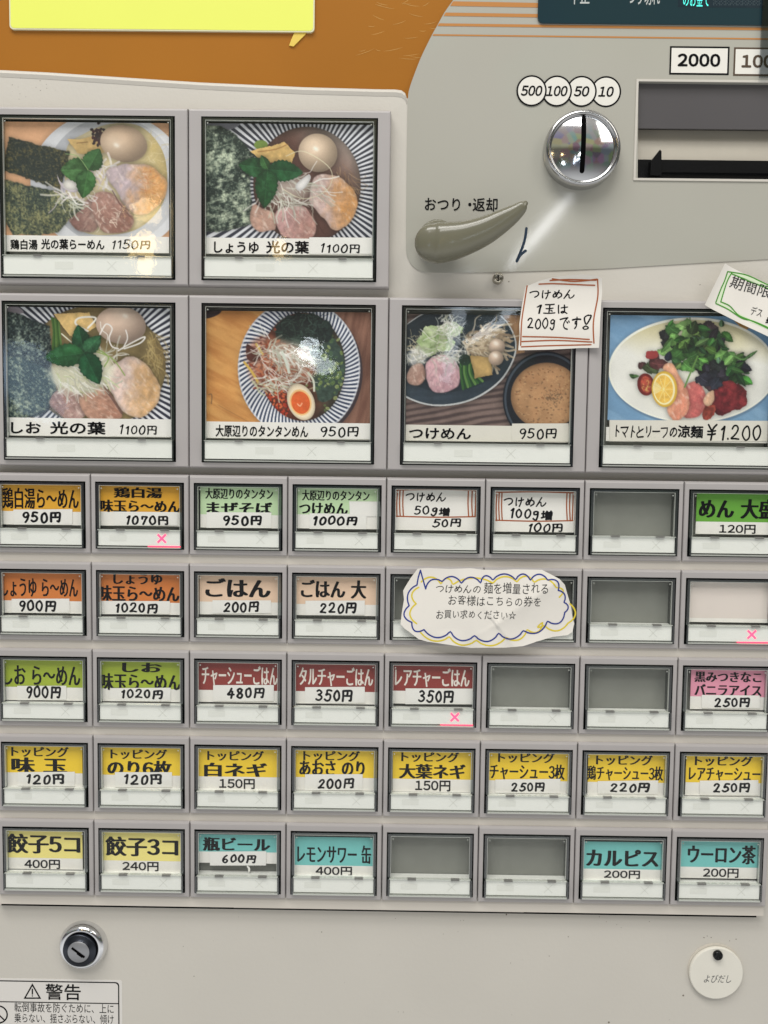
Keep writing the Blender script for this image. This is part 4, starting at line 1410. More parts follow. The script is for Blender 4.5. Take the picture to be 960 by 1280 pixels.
def cover_mesh(b, name, big):
    """clear cap: front pane with thick edges, split line, two hinge tabs and corner studs"""
    mb = MB()
    g = .0003
    x0, x1, z1, z0 = b[0] + g, b[1] - g, b[2] - g, b[3] + g
    t = .0011
    zs = z0 + (.0077 if not big else .0086)
    yl = -.0016                                  # the lower lip stands proud of the upper pane
    # upper pane (a thin slab) and the proud lower one
    mb.box(x0 + t, x1 - t, -.0003, .0004, zs + .0001, z1 - t, ACR)
    mb.box(x0 + t * .6, x1 - t * .6, yl, yl + .0005, z0 + t * .5, zs - .0003, ACR)
    # edge walls, standing a hair proud
    for q in ((x0, x0 + t, zs, z1), (x1 - t, x1, zs, z1)):
        mb.box(q[0], q[1], -.0005, .0054, q[2], q[3], ACRE)
    for q in ((x0, x0 + t * .6, z0, zs), (x1 - t * .6, x1, z0, zs)):
        mb.box(q[0], q[1], yl - .0001, .0054, q[2], q[3] - .0001, ACRE)
    mb.box(x0 + t, x1 - t, -.0005, .0054, z1 - t * .8, z1, ACRE)
    for q in ((x0 + t, x0 + t + .00016, zs + .0002, z1 - t), (x1 - t - .00016, x1 - t, zs + .0002, z1 - t), (x0 + t, x1 - t, z1 - t * .8 - .00016, z1 - t * .8 - .00002)):
        mb.box(q[0], q[1], -.00055, .0009, q[2], q[3], ACRL)  # thin pale strips: the bright edge highlight, put into the colour
    mb.box(x0 + t * .6, x1 - t * .6, yl - .0001, .0040, z0, z0 + t * .5, ACRL)
    H = z1 - z0
    mb.box(x0 + t * .6, x1 - t * .6, yl - .0001, .0002, zs - .0003, zs, ACRL)
    wd = x1 - x0
    for u in ((.235, .335), (.75, .85)) if not big else ((.19, .235), (.79, .835)):
        mb.box(x0 + wd * u[0], x0 + wd * u[1], yl - .0003, yl + .0012, zs - .00045, zs + .00025, TABM)
    for sx in (x0 + t * 1.9, x1 - t * 1.9):
        n = 10
        vs = [(sx + .0003 * math.cos(6.283 * k / n), -.00045, z1 - t * 1.9 + .0003 * math.sin(6.283 * k / n)) for k in range(n)]
        mb.add(vs, [tuple(range(n))], ACRL)
    o = mb.build(name)
    fixnormals(o)
    me = o.data
    bpy.data.objects.remove(o)
    return me, (x0, x1, z0, z1, zs)


def lamp_mesh(cv, name, big, lit):
    x0, x1, z0, z1, zs = cv
    mb = MB()
    a, b, c, d = x0 + .0009, x1 - .0009, zs - .00045, z0 + .0010
    mb.box(a, b, -.0009, .0052, d, c, LAMPW)
    w, h = b - a, c - d
    cz = (c + d) / 2
    cx = a + w * (.775 if not big else .645)
    r = h * .27
    y = -.0009 - 5e-5
    if not lit:
        for sg in (1, -1):
            v, f = ribbon2d([(cx - r, cz - sg * r), (cx, cz), (cx + r, cz + sg * r)], .00016, caps=False)
            mb.add([(x, y - (2e-5 if sg > 0 else 0), z) for x, z in v], f, LAMPM)
    rx = a + w * (.24 if not big else .36)
    hw = w * .105 if not big else w * .055
    mb.quad([(rx - hw, cz - h * .2), (rx + hw, cz - h * .2), (rx + hw, cz + h * .2), (rx - hw, cz + h * .2)], y, LAMPR)
    o = mb.build(name)
    me = o.data
    bpy.data.objects.remove(o)
    return me, (cx, cz, r)


bezS, inS = bezel_mesh(P, .0334, 'push_button')
bezB, inB = bezel_mesh(2 * P, .0706, 'push_button')
covS, cvS = cover_mesh(inS, 'acrylic_cover', False)
covB, cvB = cover_mesh(inB, 'acrylic_cover', True)
lmpS, mkS = lamp_mesh(cvS, 'lamp_window', False, False)
lmpL, _ = lamp_mesh(cvS, 'lamp_window', False, True)
lmpB, mkB = lamp_mesh(cvB, 'lamp_window', True, False)

YCARD = .0026
tilt = random.Random(11)


def button(col, row, label, lit=False):
    """push button of the small grid (row 0-4) or of the large one (row 'a', 'b')"""
    big = isinstance(row, str)
    x = (col * 2 - 4) * P if big else (col - 4) * P
    z = (ZB1 if row == 'a' else ZB2) if big else -row * R
    b = link('push_button', bezB if big else bezS, machine, (x, 0, z))
    b['label'] = label
    cv = link('acrylic_cover', covB if big else covS, b)
    cv.rotation_euler = (math.radians(tilt.uniform(-.10, .10)), 0, math.radians(tilt.uniform(-.10, .10)))
    link('lamp_window', lmpB if big else (lmpL if lit else lmpS), b)
    if lit:
        cx, cz, r = mkS
        mb = MB()
        for sg in (1, -1):
            v, f = ribbon2d([(cx - r, cz - sg * r), (cx, cz), (cx + r, cz + sg * r)], .00075, caps=False)
            mb.add([(x_, -.00102 - (3e-5 if sg > 0 else 0), z_) for x_, z_ in v], f, LIT)
        mb.build('sold_out_mark', b)
        mb = MB()
        x0, x1, z0, z1, zs = cvS
        mb.box(x0 + (x1 - x0) * .60, x1 - .0009, -.0009, -.0001, z0 + .00060, z0 + .00096, LITBAR)
        mb.build('lamp_glow', b)
    return b, (x, 0, z)


def card(b, org, rect, color, split, bottom, lines, o, y=YCARD, extra=None):
    """menu card: coloured head, white foot, printed words"""
    mb = MB()
    x0, y0, x1 = rect
    a, r_, c, _ = rectpts(zb(o, (x0, y0, x1, split)), y)
    d = rectpts(zb(o, (x0, y0, x1, bottom)), y)[3]
    s = rectpts(zb(o, (x0, y0, x1, split)), y)[3]
    if color:
        mb.box(a, r_, y, y + .0002, s, c, color)
        mb.box(a, r_, y + 1e-5, y + .0002, d, s, PAPER)
    else:
        mb.box(a, r_, y, y + .0002, d, c, PAPER)
    for t, bx_, style, m in lines:
        gl = hand(t, **style) if 'w' in style else layout(t, **style)
        place(mb, gl, zb(o, bx_), y - 4e-5, m)
    if extra:
        extra(mb, y)
    return mb.build('menu_card', b, org)


def sticker(b, org, rect, text, tbox, o, y=YCARD - .00035, w=.21, m=None, name='price_sticker', ang=0, ink=None):
    mb = MB()
    rnd = random.Random(str(rect) + text)
    x0, y0, x1, y1 = zb(o, rect)
    k = .5
    pts = [at(px + rnd.uniform(-k, k), py + rnd.uniform(-k, k), y) for px, py in ((x0, y1), (x1, y1), (x1, y0), (x0, y0))]
    plate(mb, pts, [], y, y + .00012, m or TAPE)
    if text:
        place(mb, hand(text, w=w), zb(o, tbox), y - 3e-5, ink or MARKER, ang)
    return mb.build(name, b, org)


AMB = mat('card_amber', (232, 172, 44), .5, .03, 90)
ORG = mat('card_orange', (220, 128, 56), .5, .03, 90)
LIME = mat('card_lime', (166, 186, 48), .5, .03, 90)
MINT = mat('card_mint', (200, 228, 182), .5, .02, 90)
PEACH = mat('card_peach', (240, 208, 180), .5, .02, 90)
MAROON = mat('card_maroon', (146, 52, 44), .5, .03, 90)
YELW = mat('card_yellow', (252, 214, 40), .5, .02, 90)
CREAM = mat('card_cream', (250, 236, 140), .5, .02, 90)
TEAL = mat('card_teal', (120, 204, 200), .5, .02, 90)
PINK = mat('card_pink', (236, 156, 180), .5, .02, 90)
GRN = mat('card_green', (104, 172, 56), .5, .02, 90)
BLANK = mat('card_blank', (232, 222, 214), .5, .02, 60)
CWHITE = mat('white_lettering', (240, 232, 222), .5)

A, B_, C_, D_ = (0, 590, 4), (240, 590, 4), (480, 590, 4), (720, 590, 4)
E_, G_ = (0, 590, 2), (480, 590, 2)
H_, I_ = (0, 815, 2), (480, 815, 2)
J0, J1, J2, J3 = (0, 1020, 4), (240, 1020, 4), (480, 1020, 4), (720, 1020, 4)
TP = 'トッピング'
# (col, row, lit, label, zoom, colour, (x0, top, x1), split, bottom, [(words, box, ink)], sticker rect, price, price box, handwritten)
SMALL = [
    (0, 0, 0, 'amber 鶏白湯ら~めん button marked 950円, leftmost in the top row of small buttons', A, AMB, (-8, 60, 410), 197, 264, [('鶏白湯ら~めん', (12, 80, 394, 184), 0)], (68, 186, 362, 263), '950円', (112, 197, 306, 258)),
    (1, 0, 1, 'amber 味玉ら~めん button marked 1070円 with a lit pink cross', A, AMB, (496, 67, 906), 200, 270, [('鶏白湯', (568, 77, 812, 130), 0), ('味玉ら~めん', (500, 140, 904, 202), 0)], (566, 199, 888, 269), '1070円', (632, 216, 842, 266)),
    (2, 0, 0, 'pale green まぜそば button marked 950円', B_, MINT, (42, 72, 448), 214, 280, [('大原辺りのタンタン', (66, 82, 406, 136), 0), ('まぜそば', (72, 150, 402, 212), 0)], (74, 202, 398, 280), '950円', (155, 216, 350, 271)),
    (3, 0, 0, 'pale green つけめん button marked 1000円', B_, MINT, (528, 78, 936), 214, 284, [('大原辺りのタンタン', (550, 91, 888, 144), 0), ('つけめん', (535, 154, 780, 214), 0)], (586, 208, 872, 285), '1000円', (606, 217, 828, 270)),
    (7, 0, 0, 'bright green めん大盛 button marked 120円', D_, GRN, (602, 106, 1010), 250, 312, [('めん 大盛', (614, 135, 1004, 234), 0)], None, '120円', (716, 263, 898, 308)),
    (0, 1, 0, 'orange しょうゆら~めん button marked 900円', E_, ORG, (-4, 253, 205), 322, 353, [('しょうゆ ら~めん', (3, 266, 195, 312), 0)], (28, 316, 174, 352), '900円', (48, 319, 141, 350)),
    (1, 1, 0, 'orange しょうゆ味玉ら~めん button marked 1020円', E_, ORG, (246, 254, 450), 326, 356, [('しょうゆ', (283, 254, 406, 281), 0), ('味玉ら~めん', (247, 284, 449, 324), 0)], (254, 323, 424, 356), '1020円', (289, 326, 395, 354)),
    (2, 1, 0, 'peach ごはん button marked 200円', E_, PEACH, (499, 257, 704), 325, 357, [('ごはん', (513, 266, 677, 313), 0)], (532, 320, 678, 353), '200円', (558, 322, 648, 352)),
    (3, 1, 0, 'peach ごはん大 button marked 220円', E_, PEACH, (742, 260, 946), 331, 359, [('ごはん 大', (752, 270, 916, 316), 0)], (764, 322, 912, 358), '220円', (799, 325, 892, 355)),
    (0, 2, 0, 'lime しおら~めん button marked 900円', H_, LIME, (-2, 18, 212), 88, 121, [('しお ら~めん', (8, 34, 201, 83), 0)], (44, 84, 166, 120), '900円', (66, 83, 153, 117)),
    (1, 2, 0, 'lime しお味玉ら~めん button marked 1020円', H_, LIME, (250, 22, 452), 92, 124, [('しお', (305, 27, 405, 51), 0), ('味玉ら~めん', (251, 54, 452, 96), 0)], (274, 90, 426, 122), '1020円', (303, 92, 408, 118)),
    (2, 2, 0, 'dark red チャーシューごはん button marked 480円', H_, MAROON, (497, 25, 700), 96, 126, [('チャーシューごはん', (504, 34, 694, 84), 1)], (532, 83, 684, 123), '480円', (567, 88, 662, 118)),
    (3, 2, 0, 'dark red タルチャーごはん button marked 350円', H_, MAROON, (740, 28, 944), 99, 130, [('タルチャーごはん', (747, 38, 933, 86), 1)], (762, 88, 912, 128), '350円', (788, 93, 882, 125)),
    (4, 2, 1, 'dark red レアチャーごはん button marked 350円 with a lit pink cross', I_, MAROON, (21, 28, 224), 98, 130, [('レアチャーごはん', (27, 40, 214, 88), 1)], (54, 92, 221, 130), '350円', (85, 95, 175, 128)),
    (7, 2, 0, 'pink バニラアイス button marked 250円', I_, PINK, (767, 40, 972), 112, 144, [('黒みつきなこ', (776, 50, 944, 76), 0), ('バニラアイス', (776, 81, 944, 110), 0)], (795, 108, 940, 141), '250円', (826, 113, 915, 139)),
    (0, 3, 0, 'yellow topping button 味玉 marked 120円', H_, YELW, (3, 236, 206), 302, 336, [(TP, (28, 237, 172, 262), 0), ('味 玉', (28, 264, 168, 302), 0)], (44, 300, 186, 335), '120円', (66, 304, 161, 332)),
    (1, 3, 0, 'yellow topping button のり6枚 marked 120円', H_, YELW, (252, 240, 452), 308, 340, [(TP, (276, 243, 418, 268), 0), ('のり6枚', (268, 271, 430, 310), 0)], (288, 301, 430, 338), '120円', (310, 304, 405, 333)),
    (2, 3, 0, 'yellow topping button 白ネギ marked 150円', H_, YELW, (495, 243, 700), 312, 344, [(TP, (518, 247, 660, 272), 0), ('白ネギ', (510, 277, 668, 312), 0)], None, '150円', (548, 317, 637, 342)),
    (3, 3, 0, 'yellow topping button あおさのり marked 200円', H_, YELW, (740, 245, 943), 314, 346, [(TP, (758, 247, 900, 272), 0), ('あおさ のり', (748, 272, 912, 309), 0)], (762, 306, 906, 346), '200円', (794, 314, 886, 343)),
    (4, 3, 0, 'yellow topping button 大葉ネギ marked 150円', I_, YELW, (22, 247, 223), 318, 350, [(TP, (43, 250, 188, 275), 0), ('大葉ネギ', (37, 280, 204, 317), 0)], None, '150円', (78, 321, 166, 348)),
    (5, 3, 0, 'yellow topping button チャーシュー3枚 marked 250円', I_, YELW, (262, 250, 464), 322, 354, [(TP, (285, 252, 427, 277), 0), ('チャーシュー3枚', (264, 280, 452, 319), 0)], (278, 318, 440, 353), '250円', (318, 325, 402, 350)),
    (6, 3, 0, 'yellow topping button 鶏チャーシュー3枚 marked 220円', I_, YELW, (510, 254, 710), 326, 358, [(TP, (530, 258, 672, 283), 0), ('鶏チャーシュー3枚', (508, 285, 698, 321), 0)], (534, 322, 686, 355), '220円', (565, 326, 665, 352)),
    (7, 3, 0, 'yellow topping button レアチャーシュー marked 250円', I_, YELW, (755, 256, 960), 327, 360, [(TP, (777, 260, 922, 285), 0), ('レアチャーシュー', (762, 289, 941, 323), 0)], (790, 321, 936, 357), '250円', (823, 326, 915, 352)),
    (0, 4, 0, 'cream yellow 餃子5コ button marked 400円', J0, CREAM, (16, 68, 412), 210, 266, [('餃子5コ', (34, 90, 402, 188), 0)], None, '400円', (122, 218, 300, 264)),
    (1, 4, 0, 'cream yellow 餃子3コ button marked 240円', J0, CREAM, (508, 80, 906), 224, 280, [('餃子3コ', (526, 104, 892, 202), 0)], None, '240円', (612, 229, 793, 275)),
    (2, 4, 0, 'teal 瓶ビール button marked 600円 with a gap under its card', J1, TEAL, (32, 94, 426), 180, 236, [('瓶ビール', (54, 108, 392, 176), 0)], (88, 178, 370, 248), '600円', (150, 190, 322, 238)),
    (3, 4, 0, 'teal レモンサワー缶 button marked 400円', J1, TEAL, (512, 106, 908), 248, 304, [('レモンサワー 缶', (526, 145, 896, 236), 0)], None, '400円', (618, 253, 800, 298)),
    (6, 4, 0, 'teal button with four bold katakana marked 200円', J3, TEAL, (34, 130, 430), 266, 320, [('カルピス', (50, 168, 414, 252), 0)], None, '200円', (140, 272, 320, 313)),
    (7, 4, 0, 'teal ウーロン茶 button marked 200円', J3, TEAL, (525, 124, 922), 256, 312, [('ウーロン茶', (558, 146, 899, 240), 0)], None, '200円', (635, 262, 813, 308)),
]
for col, row, lit, lab, o, colr, rc, sp, bt, lines, st, price, pb in SMALL:
    b, org = button(col, row, lab, bool(lit))
    ls = [(t, bx_, MINT_ if t == TP or len(t) > 6 else MIN, CWHITE if w else INK) for t, bx_, w in lines]
    if st is None:
        ls.append((price, pb, REG, INK))
    card(b, org, rc, colr, sp, bt, ls, o)
    if st is not None:
        sticker(b, org, st, price, pb, o)
    if (col, row) == (3, 0):
        sticker(b, org, (788, 146, 942, 222), '', None, o, y=YCARD - .00025, name='blank_tape')
    if (col, row) == (2, 4):          # a torn tongue of tape under the price
        mb = MB()
        v, f = ribbon2d([at(240 + x / 4, 1020 + y / 4, YCARD) for x, y in smoothpts([(276, 248), (286, 262), (284, 280)])], .0009, .8)
        mb.add([(x, YCARD - .0003, z) for x, z in v], f, TAPE)
        mb.build('torn_tape', b, org)

# hand-drawn cards for extra noodles
for col, o, rc, bt, frame, inl, lines, lab in (
    (4, C_, (60, 84, 470), 292, (64, 90, 458, 223), (80, 96, 422, 441), [('つけめん', (108, 101, 310, 150)), ('50g増', (150, 168, 330, 222)), ('50円', (240, 231, 386, 279))], 'white handwritten つけめん 50g増 button marked 50円 in a brown frame'),
    (5, C_, (545, 95, 956), 300, (561, 102, 944, 243), (576, 590, 915, 930), [('つけめん', (598, 124, 812, 176)), ('100g増', (632, 180, 844, 244)), ('100円', (724, 252, 894, 304))], 'white handwritten つけめん 100g増 button marked 100円 in a brown frame')):
    b, org = button(col, 0, lab)

    def extra(mb, y, frame=frame, inl=inl, o=o):
        k = 0
        x0, y0, x1, y1 = frame
        segs = [[(x0, y0), ((x0 + x1) / 2, y0 - 3), (x1, y0 + 2)], [(x1 + 2, y0), (x1, (y0 + y1) / 2), (x1 - 3, y1)], [(x1, y1), ((x0 + x1) / 2, y1 + 3), (x0 - 2, y1 - 2)], [(x0 + 4, y0), (x0, (y0 + y1) / 2), (x0 + 1, y1)]]
        segs += [[(q, y0 + 3), (q - 2, (y0 + y1) / 2), (q + 1, y1 - 2)] for q in inl]
        for s in segs:
            v, f = ribbon2d([at(o[0] + a / o[2], o[1] + c / o[2], y) for a, c in smoothpts(s)], .00055)
            mb.add([(a, y - 2e-5 - k * 3e-6, c) for a, c in v], f, BROWN)
            k += 1
    card(b, org, rc, None, 0, bt, [(t, bx_, dict(w=.17 if t[0] != 'つ' else .14), MARKER) for t, bx_ in lines], o, extra=extra)

b, org = button(7, 1, 'blank white button with a lit pink cross, at the right end of the second small row', True)
card(b, org, (765, 274, 972), BLANK, 366, 376, [], G_)
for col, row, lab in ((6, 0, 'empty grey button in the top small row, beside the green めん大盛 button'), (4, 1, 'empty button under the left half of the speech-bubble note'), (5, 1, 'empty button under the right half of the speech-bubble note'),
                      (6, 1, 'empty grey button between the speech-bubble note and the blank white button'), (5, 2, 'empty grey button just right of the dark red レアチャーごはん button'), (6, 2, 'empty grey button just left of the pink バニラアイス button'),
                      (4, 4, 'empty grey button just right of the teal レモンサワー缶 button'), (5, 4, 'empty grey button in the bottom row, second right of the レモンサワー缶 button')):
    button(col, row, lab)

BIGO = {'a0': (0, 130, 4), 'a1': (240, 130, 4), 'b0': (0, 360, 4), 'b1': (240, 360, 4), 'b2': (480, 360, 4), 'b3': (720, 360, 4)}
BIG = [
    ('a', 0, 'large picture button 鶏白湯 ramen in a white bowl, marked 1150円', pic_tori, (12, 660, 845, 742), [('鶏白湯', (52, 677, 188, 728)), ('光の葉らーめん', (206, 675, 522, 728))], None, '1150円', (562, 677, 752, 728), PAPER),
    ('a', 1, 'large picture button しょうゆ ramen in brown soup, marked 1100円', pic_shoyu, (68, 672, 908, 754), [('しょうゆ', (110, 688, 334, 746)), ('光の葉', (370, 684, 585, 748))], (587, 668, 902, 749), '1100円', (645, 696, 840, 746), PAPER),
    ('b', 0, 'large picture button しお ramen with pale chicken slice, marked 1100円', pic_shio, (20, 652, 855, 743), [('しお', (55, 670, 205, 728)), ('光の葉', (250, 668, 528, 732))], (545, 656, 856, 743), '1100円', (600, 682, 785, 734), PAPER),
    ('b', 1, 'large picture button タンタンめん with half an egg, marked 950円', pic_tantan, (72, 672, 892, 756), [('大原辺りのタンタンめん', (118, 686, 580, 746))], (584, 676, 892, 756), '950円', (643, 692, 834, 748), PAPER),
    ('b', 2, 'large picture button つけめん with dipping soup bowl, marked 950円', pic_tsuke, (108, 688, 926, 769), [('つけめん', (125, 700, 435, 756))], (640, 678, 922, 767), '950円', (678, 701, 864, 758), TAPED),
    ('b', 3, 'large picture button of cold noodles with tomato, salad and lemon, marked ¥1.200', pic_salad, (150, 700, 1000, 772), [], (168, 660, 966, 766), '', None, PAPER),
]
for row, col, lab, fn, lb, words, st, price, pb, lm in BIG:
    o = BIGO[row + str(col)]
    b, org = button(col, row, lab)
    pic = fn()
    vs, q, colr = print_grid(pic, o, YCARD, 'menu_card', b, org)
    me = bpy.data.meshes.new('menu_card')
    mb = MB()
    a, r_, c, d = rectpts(zb(o, (pic.b[0], lb[1] - 6, pic.b[2], lb[3])), YCARD)
    mb.box(a, r_, YCARD + 6e-5, YCARD + .00022, d, rectpts(zb(o, (pic.b[0], pic.b[1], pic.b[2], lb[3])), YCARD)[2], PAPER)
    a, r_, c, d = rectpts(zb(o, (lb[0], lb[1], lb[2], lb[3] - 2)), YCARD - 1e-4)
    mb.box(a, r_, YCARD - 1e-4, YCARD - 1e-5, d, c, lm)
    for t, bx_ in words:
        place(mb, layout(t, **BOLD), zb(o, bx_), YCARD - 1.6e-4, INK)
    if st is None:
        place(mb, hand(price, w=.13), zb(o, pb), YCARD - 1.6e-4, MARKER)
    nv = len(vs)
    V = list(map(tuple, vs)) + [(x - org[0], y - org[1], z - org[2]) for x, y, z in mb.v]
    me.from_pydata(V, [], q.tolist() + [tuple(i + nv for i in f) for f in mb.f])
    me.materials.append(PRINT)
    for m in mb.mats:
        me.materials.append(m)
    me.polygons.foreach_set('material_index', [0] * len(q) + [k + 1 for k in mb.m])
    ca = me.color_attributes.new('print', 'FLOAT_COLOR', 'POINT')
    full = np.ones((len(V), 4), np.float32)
    full[:nv] = colr
    ca.data.foreach_set('color', full.ravel())
    me.update()
    link('menu_card', me, b)
    if st is not None:
        if row + str(col) == 'b3':
            mb = MB()
            yS = YCARD - 4e-4
            x0, y0, x1, y1 = zb(o, st)
            plate(mb, [at(px, py, yS) for px, py in ((x0, y1), (x1, y1), (x1, y0 + 1), (x0, y0))], [], yS, yS + .0002, TAPED)
            place(mb, hand('トマトとリーフの', w=.13, gap=.06), zb(o, (198, 686, 506, 750)), yS - 4e-5, MARKER)
            place(mb, layout('涼麺', 0, fat(.03), jit=.04), zb(o, (508, 686, 636, 750)), yS - 4e-5, MARKER)
            place(mb, hand('¥1.200', w=.13), zb(o, (655, 680, 926, 766)), yS - 4e-5, MARKER)
            mb.build('price_sticker', b, org)
        else:
            sticker(b, org, st, price, pb, o, y=YCARD - 3.5e-4, w=.14, m=TAPED if lm is TAPED else TAPE)

# ------------------------------------------------------------------ things stuck on the machine


def sheet(outline, ymap, m, th=.00014, rings=14):
    """paper sheet with a free outline (photo px), bent by ymap(px, py); returns MB and a map for ink"""
    mb = MB()
    cx_ = sum(p[0] for p in outline) / len(outline)
    cy_ = sum(p[1] for p in outline) / len(outline)
    n = len(outline)
    for back in (0, 1):
        vs = []
        for k in range(rings + 1):
            t = k / rings
            for x, y in outline:
                px, py = cx_ + (x - cx_) * t, cy_ + (y - cy_) * t
                yv = ymap(px, py)
                X, Z = at(px, py, -.0015)
                vs.append((X, yv + back * th, Z))
        fs = [(k * n + i, k * n + (i + 1) % n, (k + 1) * n + (i + 1) % n, (k + 1) * n + i) for k in range(rings) for i in range(n)]
        mb.add(vs, fs, m, True)
    return mb


def ink(mb, pts, w, m, ymap, lay=0, n=8, taper=0):
    """a pen stroke drawn on the bent sheet; pts in photo px"""
    p = smoothpts(pts, False, n) if n else pts
    v, f = ribbon2d(p, w, taper)
    mb.add([(*[at(x, y, -.0015)[0]], ymap(x, y) - 6e-5 - lay * 8e-6, at(x, y, -.0015)[1]) for x, y in v], f, m)


def words(mb, glyphs, box, m, ymap, ang=0.0, lay=0):
    allv = np.vstack([g[0] for g in glyphs])
    lo, hi = allv.min(0), allv.max(0)
    x0, y0, x1, y1 = box
    sx, sy = (x1 - x0) / (hi[0] - lo[0]), (y1 - y0) / (hi[1] - lo[1])
    ca, sa = math.cos(ang), math.sin(ang)
    for v, f, k in glyphs:
        q = (v - (lo + hi) / 2) * [sx, -sy]
        out_ = []
        for a, b in q:
            px, py = (x0 + x1) / 2 + a * ca - b * sa, (y0 + y1) / 2 + a * sa + b * ca
            X, Z = at(px, py, -.0015)
            out_.append((X, ymap(px, py) - 6e-5 - (k + lay) * 8e-6, Z))
        mb.add(out_, f, m)


def dense(poly, step=3):
    r = []
    for (a, b), (c, d) in zip(poly, poly[1:] + poly[:1]):
        k = max(1, int(math.hypot(c - a, d - b) / step))
        r += [(a + (c - a) * i / k, b + (d - b) * i / k) for i in range(k)]
    return r


def zo(o, pts):
    return [(o[0] + x / o[2], o[1] + y / o[2]) for x, y in pts]


# -- brown-framed slip about the noodle weight
O1 = (500, 230, 960 / 260)


def y1map(px, py):
    t = max(0, (365 - py) / 20)
    return -.0016 - .0022 * t * t - .0012 * ((px - 700) / 50) ** 2 * .6 - .0005 * math.sin(py / 9) * .5 - .0008 * max(0, (px - 735) / 15)


out1 = zo(O1, [(578, 476), (640, 450), (700, 434), (770, 426), (840, 422), (905, 429), (925, 441), (929, 500), (920, 640), (916, 757), (830, 757), (700, 764), (545, 768), (551, 700), (549, 650), (562, 560)])
m1 = sheet(dense(out1), y1map, NOTEP)
k = 0
for s in ([(585, 472), (575, 540), (560, 640), (556, 745)], [(560, 752), (700, 746), (880, 742)], [(562, 728), (720, 722), (884, 730)], [(565, 705), (720, 708), (872, 718)], [(906, 445), (910, 520), (890, 640), (893, 735)],
          [(640, 464), (720, 462), (895, 470)], [(690, 448), (780, 444), (900, 448)], [(700, 441), (800, 452), (902, 444)]):
    ink(m1, zo(O1, s), 1.6, BROWN, y1map, k)
    k += 1
words(m1, hand('つけめん', w=.125), zb(O1, (596, 488, 806, 532)), MARKER, y1map)
words(m1, hand('1', w=.14), zb(O1, (630, 556, 656, 600)), MARKER, y1map)
words(m1, hand('玉は', w=.125), zb(O1, (660, 552, 776, 600)), MARKER, y1map)
words(m1, hand('200g', w=.14), zb(O1, (586, 616, 716, 676)), MARKER, y1map)
words(m1, hand('です', w=.125), zb(O1, (736, 612, 836, 674)), MARKER, y1map)
words(m1, hand('!', w=.09), zb(O1, (840, 602, 884, 674)), MARKER, y1map)
n1 = m1.build('paper_note')
n1['label'] = 'white paper slip framed in brown pen, handwritten 1玉は 200g, stuck above the つけめん picture'
n1['category'] = 'note'

# -- green-framed slip, tilted, at the right edge
O2 = (860, 320, 9.6)
uu = np.array([math.cos(.452), math.sin(.452)])
vv = np.array([-uu[1], uu[0]])
p0 = np.array([904.7, 330.0])
H2, W2 = 57.5, 118


def y2map(px, py):
    d = np.array([px, py]) - p0
    a, b = d @ uu, d @ vv
    return -.0013 - .0016 * (max(0, 18 - a) / 18) ** 2 - .0006 * (b / H2 - .5) ** 2 - .0003 * math.sin(a / 11)


def q2(a, b):
    return tuple(p0 + uu * a + vv * b)


m2 = sheet(dense([q2(0, 0), q2(W2, 0), q2(W2, H2), q2(0, H2)]), y2map, NOTEP)
k = 0
ax = [zo(O2, s) for s in (
    [(470, 190), (435, 300), (390, 400), (330, 560)], [(520, 205), (470, 300), (430, 420), (392, 550)],
    [(470, 190), (640, 215), (760, 250), (960, 345), (1200, 450), (1450, 570)], [(522, 215), (640, 262), (780, 320), (960, 388), (1200, 500), (1400, 600)],
    [(332, 572), (480, 640), (650, 745), (780, 780), (960, 860), (1150, 960)], [(392, 552), (500, 600), (610, 710), (760, 775), (960, 872), (1140, 965)])]
wash = [([(452, 205), (500, 225), (440, 330), (350, 560), (392, 556)], 0)]
for s in ([(480, 240), (420, 400), (362, 556)], [(510, 206), (700, 255), (960, 366), (1300, 530)], [(400, 580), (560, 680), (760, 778), (960, 866)]):
    ink(m2, zo(O2, s), 3.6, GREENW, y2map, 0)
for s in ax:
    ink(m2, s, 1.5, GREEN, y2map, 2 + k)
    k += 1
words(m2, layout('期間限定', .0, jit=.09, shear=.05), (911.5, 353.5, 911.5 + 70, 353.5 + 16), THIN, lambda a, b: y2map(a, b), .30, 9)
m2t = layout('デス', .0, jit=.03)
words(m2, m2t, (939, 384, 953, 395), THIN, y2map, .28, 9)
words(m2, layout('美味', 0, fat(.035), jit=.03), (957, 398, 975, 407), MARKER, y2map, .35, 9)
n2 = m2.build('paper_note')
n2['label'] = 'tilted white paper slip framed in green pen at the right edge above the salad picture'
n2['category'] = 'note'

# -- speech-bubble paper over two empty buttons
O3 = (480, 700, 960 / 260)
rs3 = np.random.RandomState(5)


def y3map(px, py):
    u, v = (px - 610) / 108, (py - 758) / 46
    r = -.0031 + .0013 * max(0, 1 - (u * u * .8 + v * v * .6)) * 0 - .0006 * math.sin(u * 3.1 + 1) - .0005 * math.cos(v * 2.4 + u * 2)
    f = (px - 622) * .55 + (py - 775) * .83          # a fold
    g = (px - 622) * .8 - (py - 775) * .6
    r -= .0011 * math.exp(-abs(f) / 12) * (1 if g > -5 else .35)
    r -= .0008 * math.exp(-abs(g + 3) / 10) * (1 if f > 0 else .2)
    r -= .0014 * max(0, -u - .75) * 2
    r -= .0010 * max(0, v - .6) * 2 * math.sin(px / 17) ** 2
    return r


out3 = zo(O3, [(155, 39), (200, 36), (300, 40), (400, 36), (450, 42), (520, 44), (600, 40), (725, 42), (765, 62), (806, 84), (830, 110), (845, 160), (862, 215), (868, 260), (877, 292), (868, 330), (845, 345), (780, 352), (700, 372), (640, 392),
               (560, 399), (480, 398), (400, 402), (300, 386), (200, 374), (160, 362), (120, 330), (95, 312), (76, 292), (82, 240), (92, 180), (88, 140), (100, 118), (124, 80)])
m3 = sheet(dense(out3), y3map, NOTEP, rings=22)


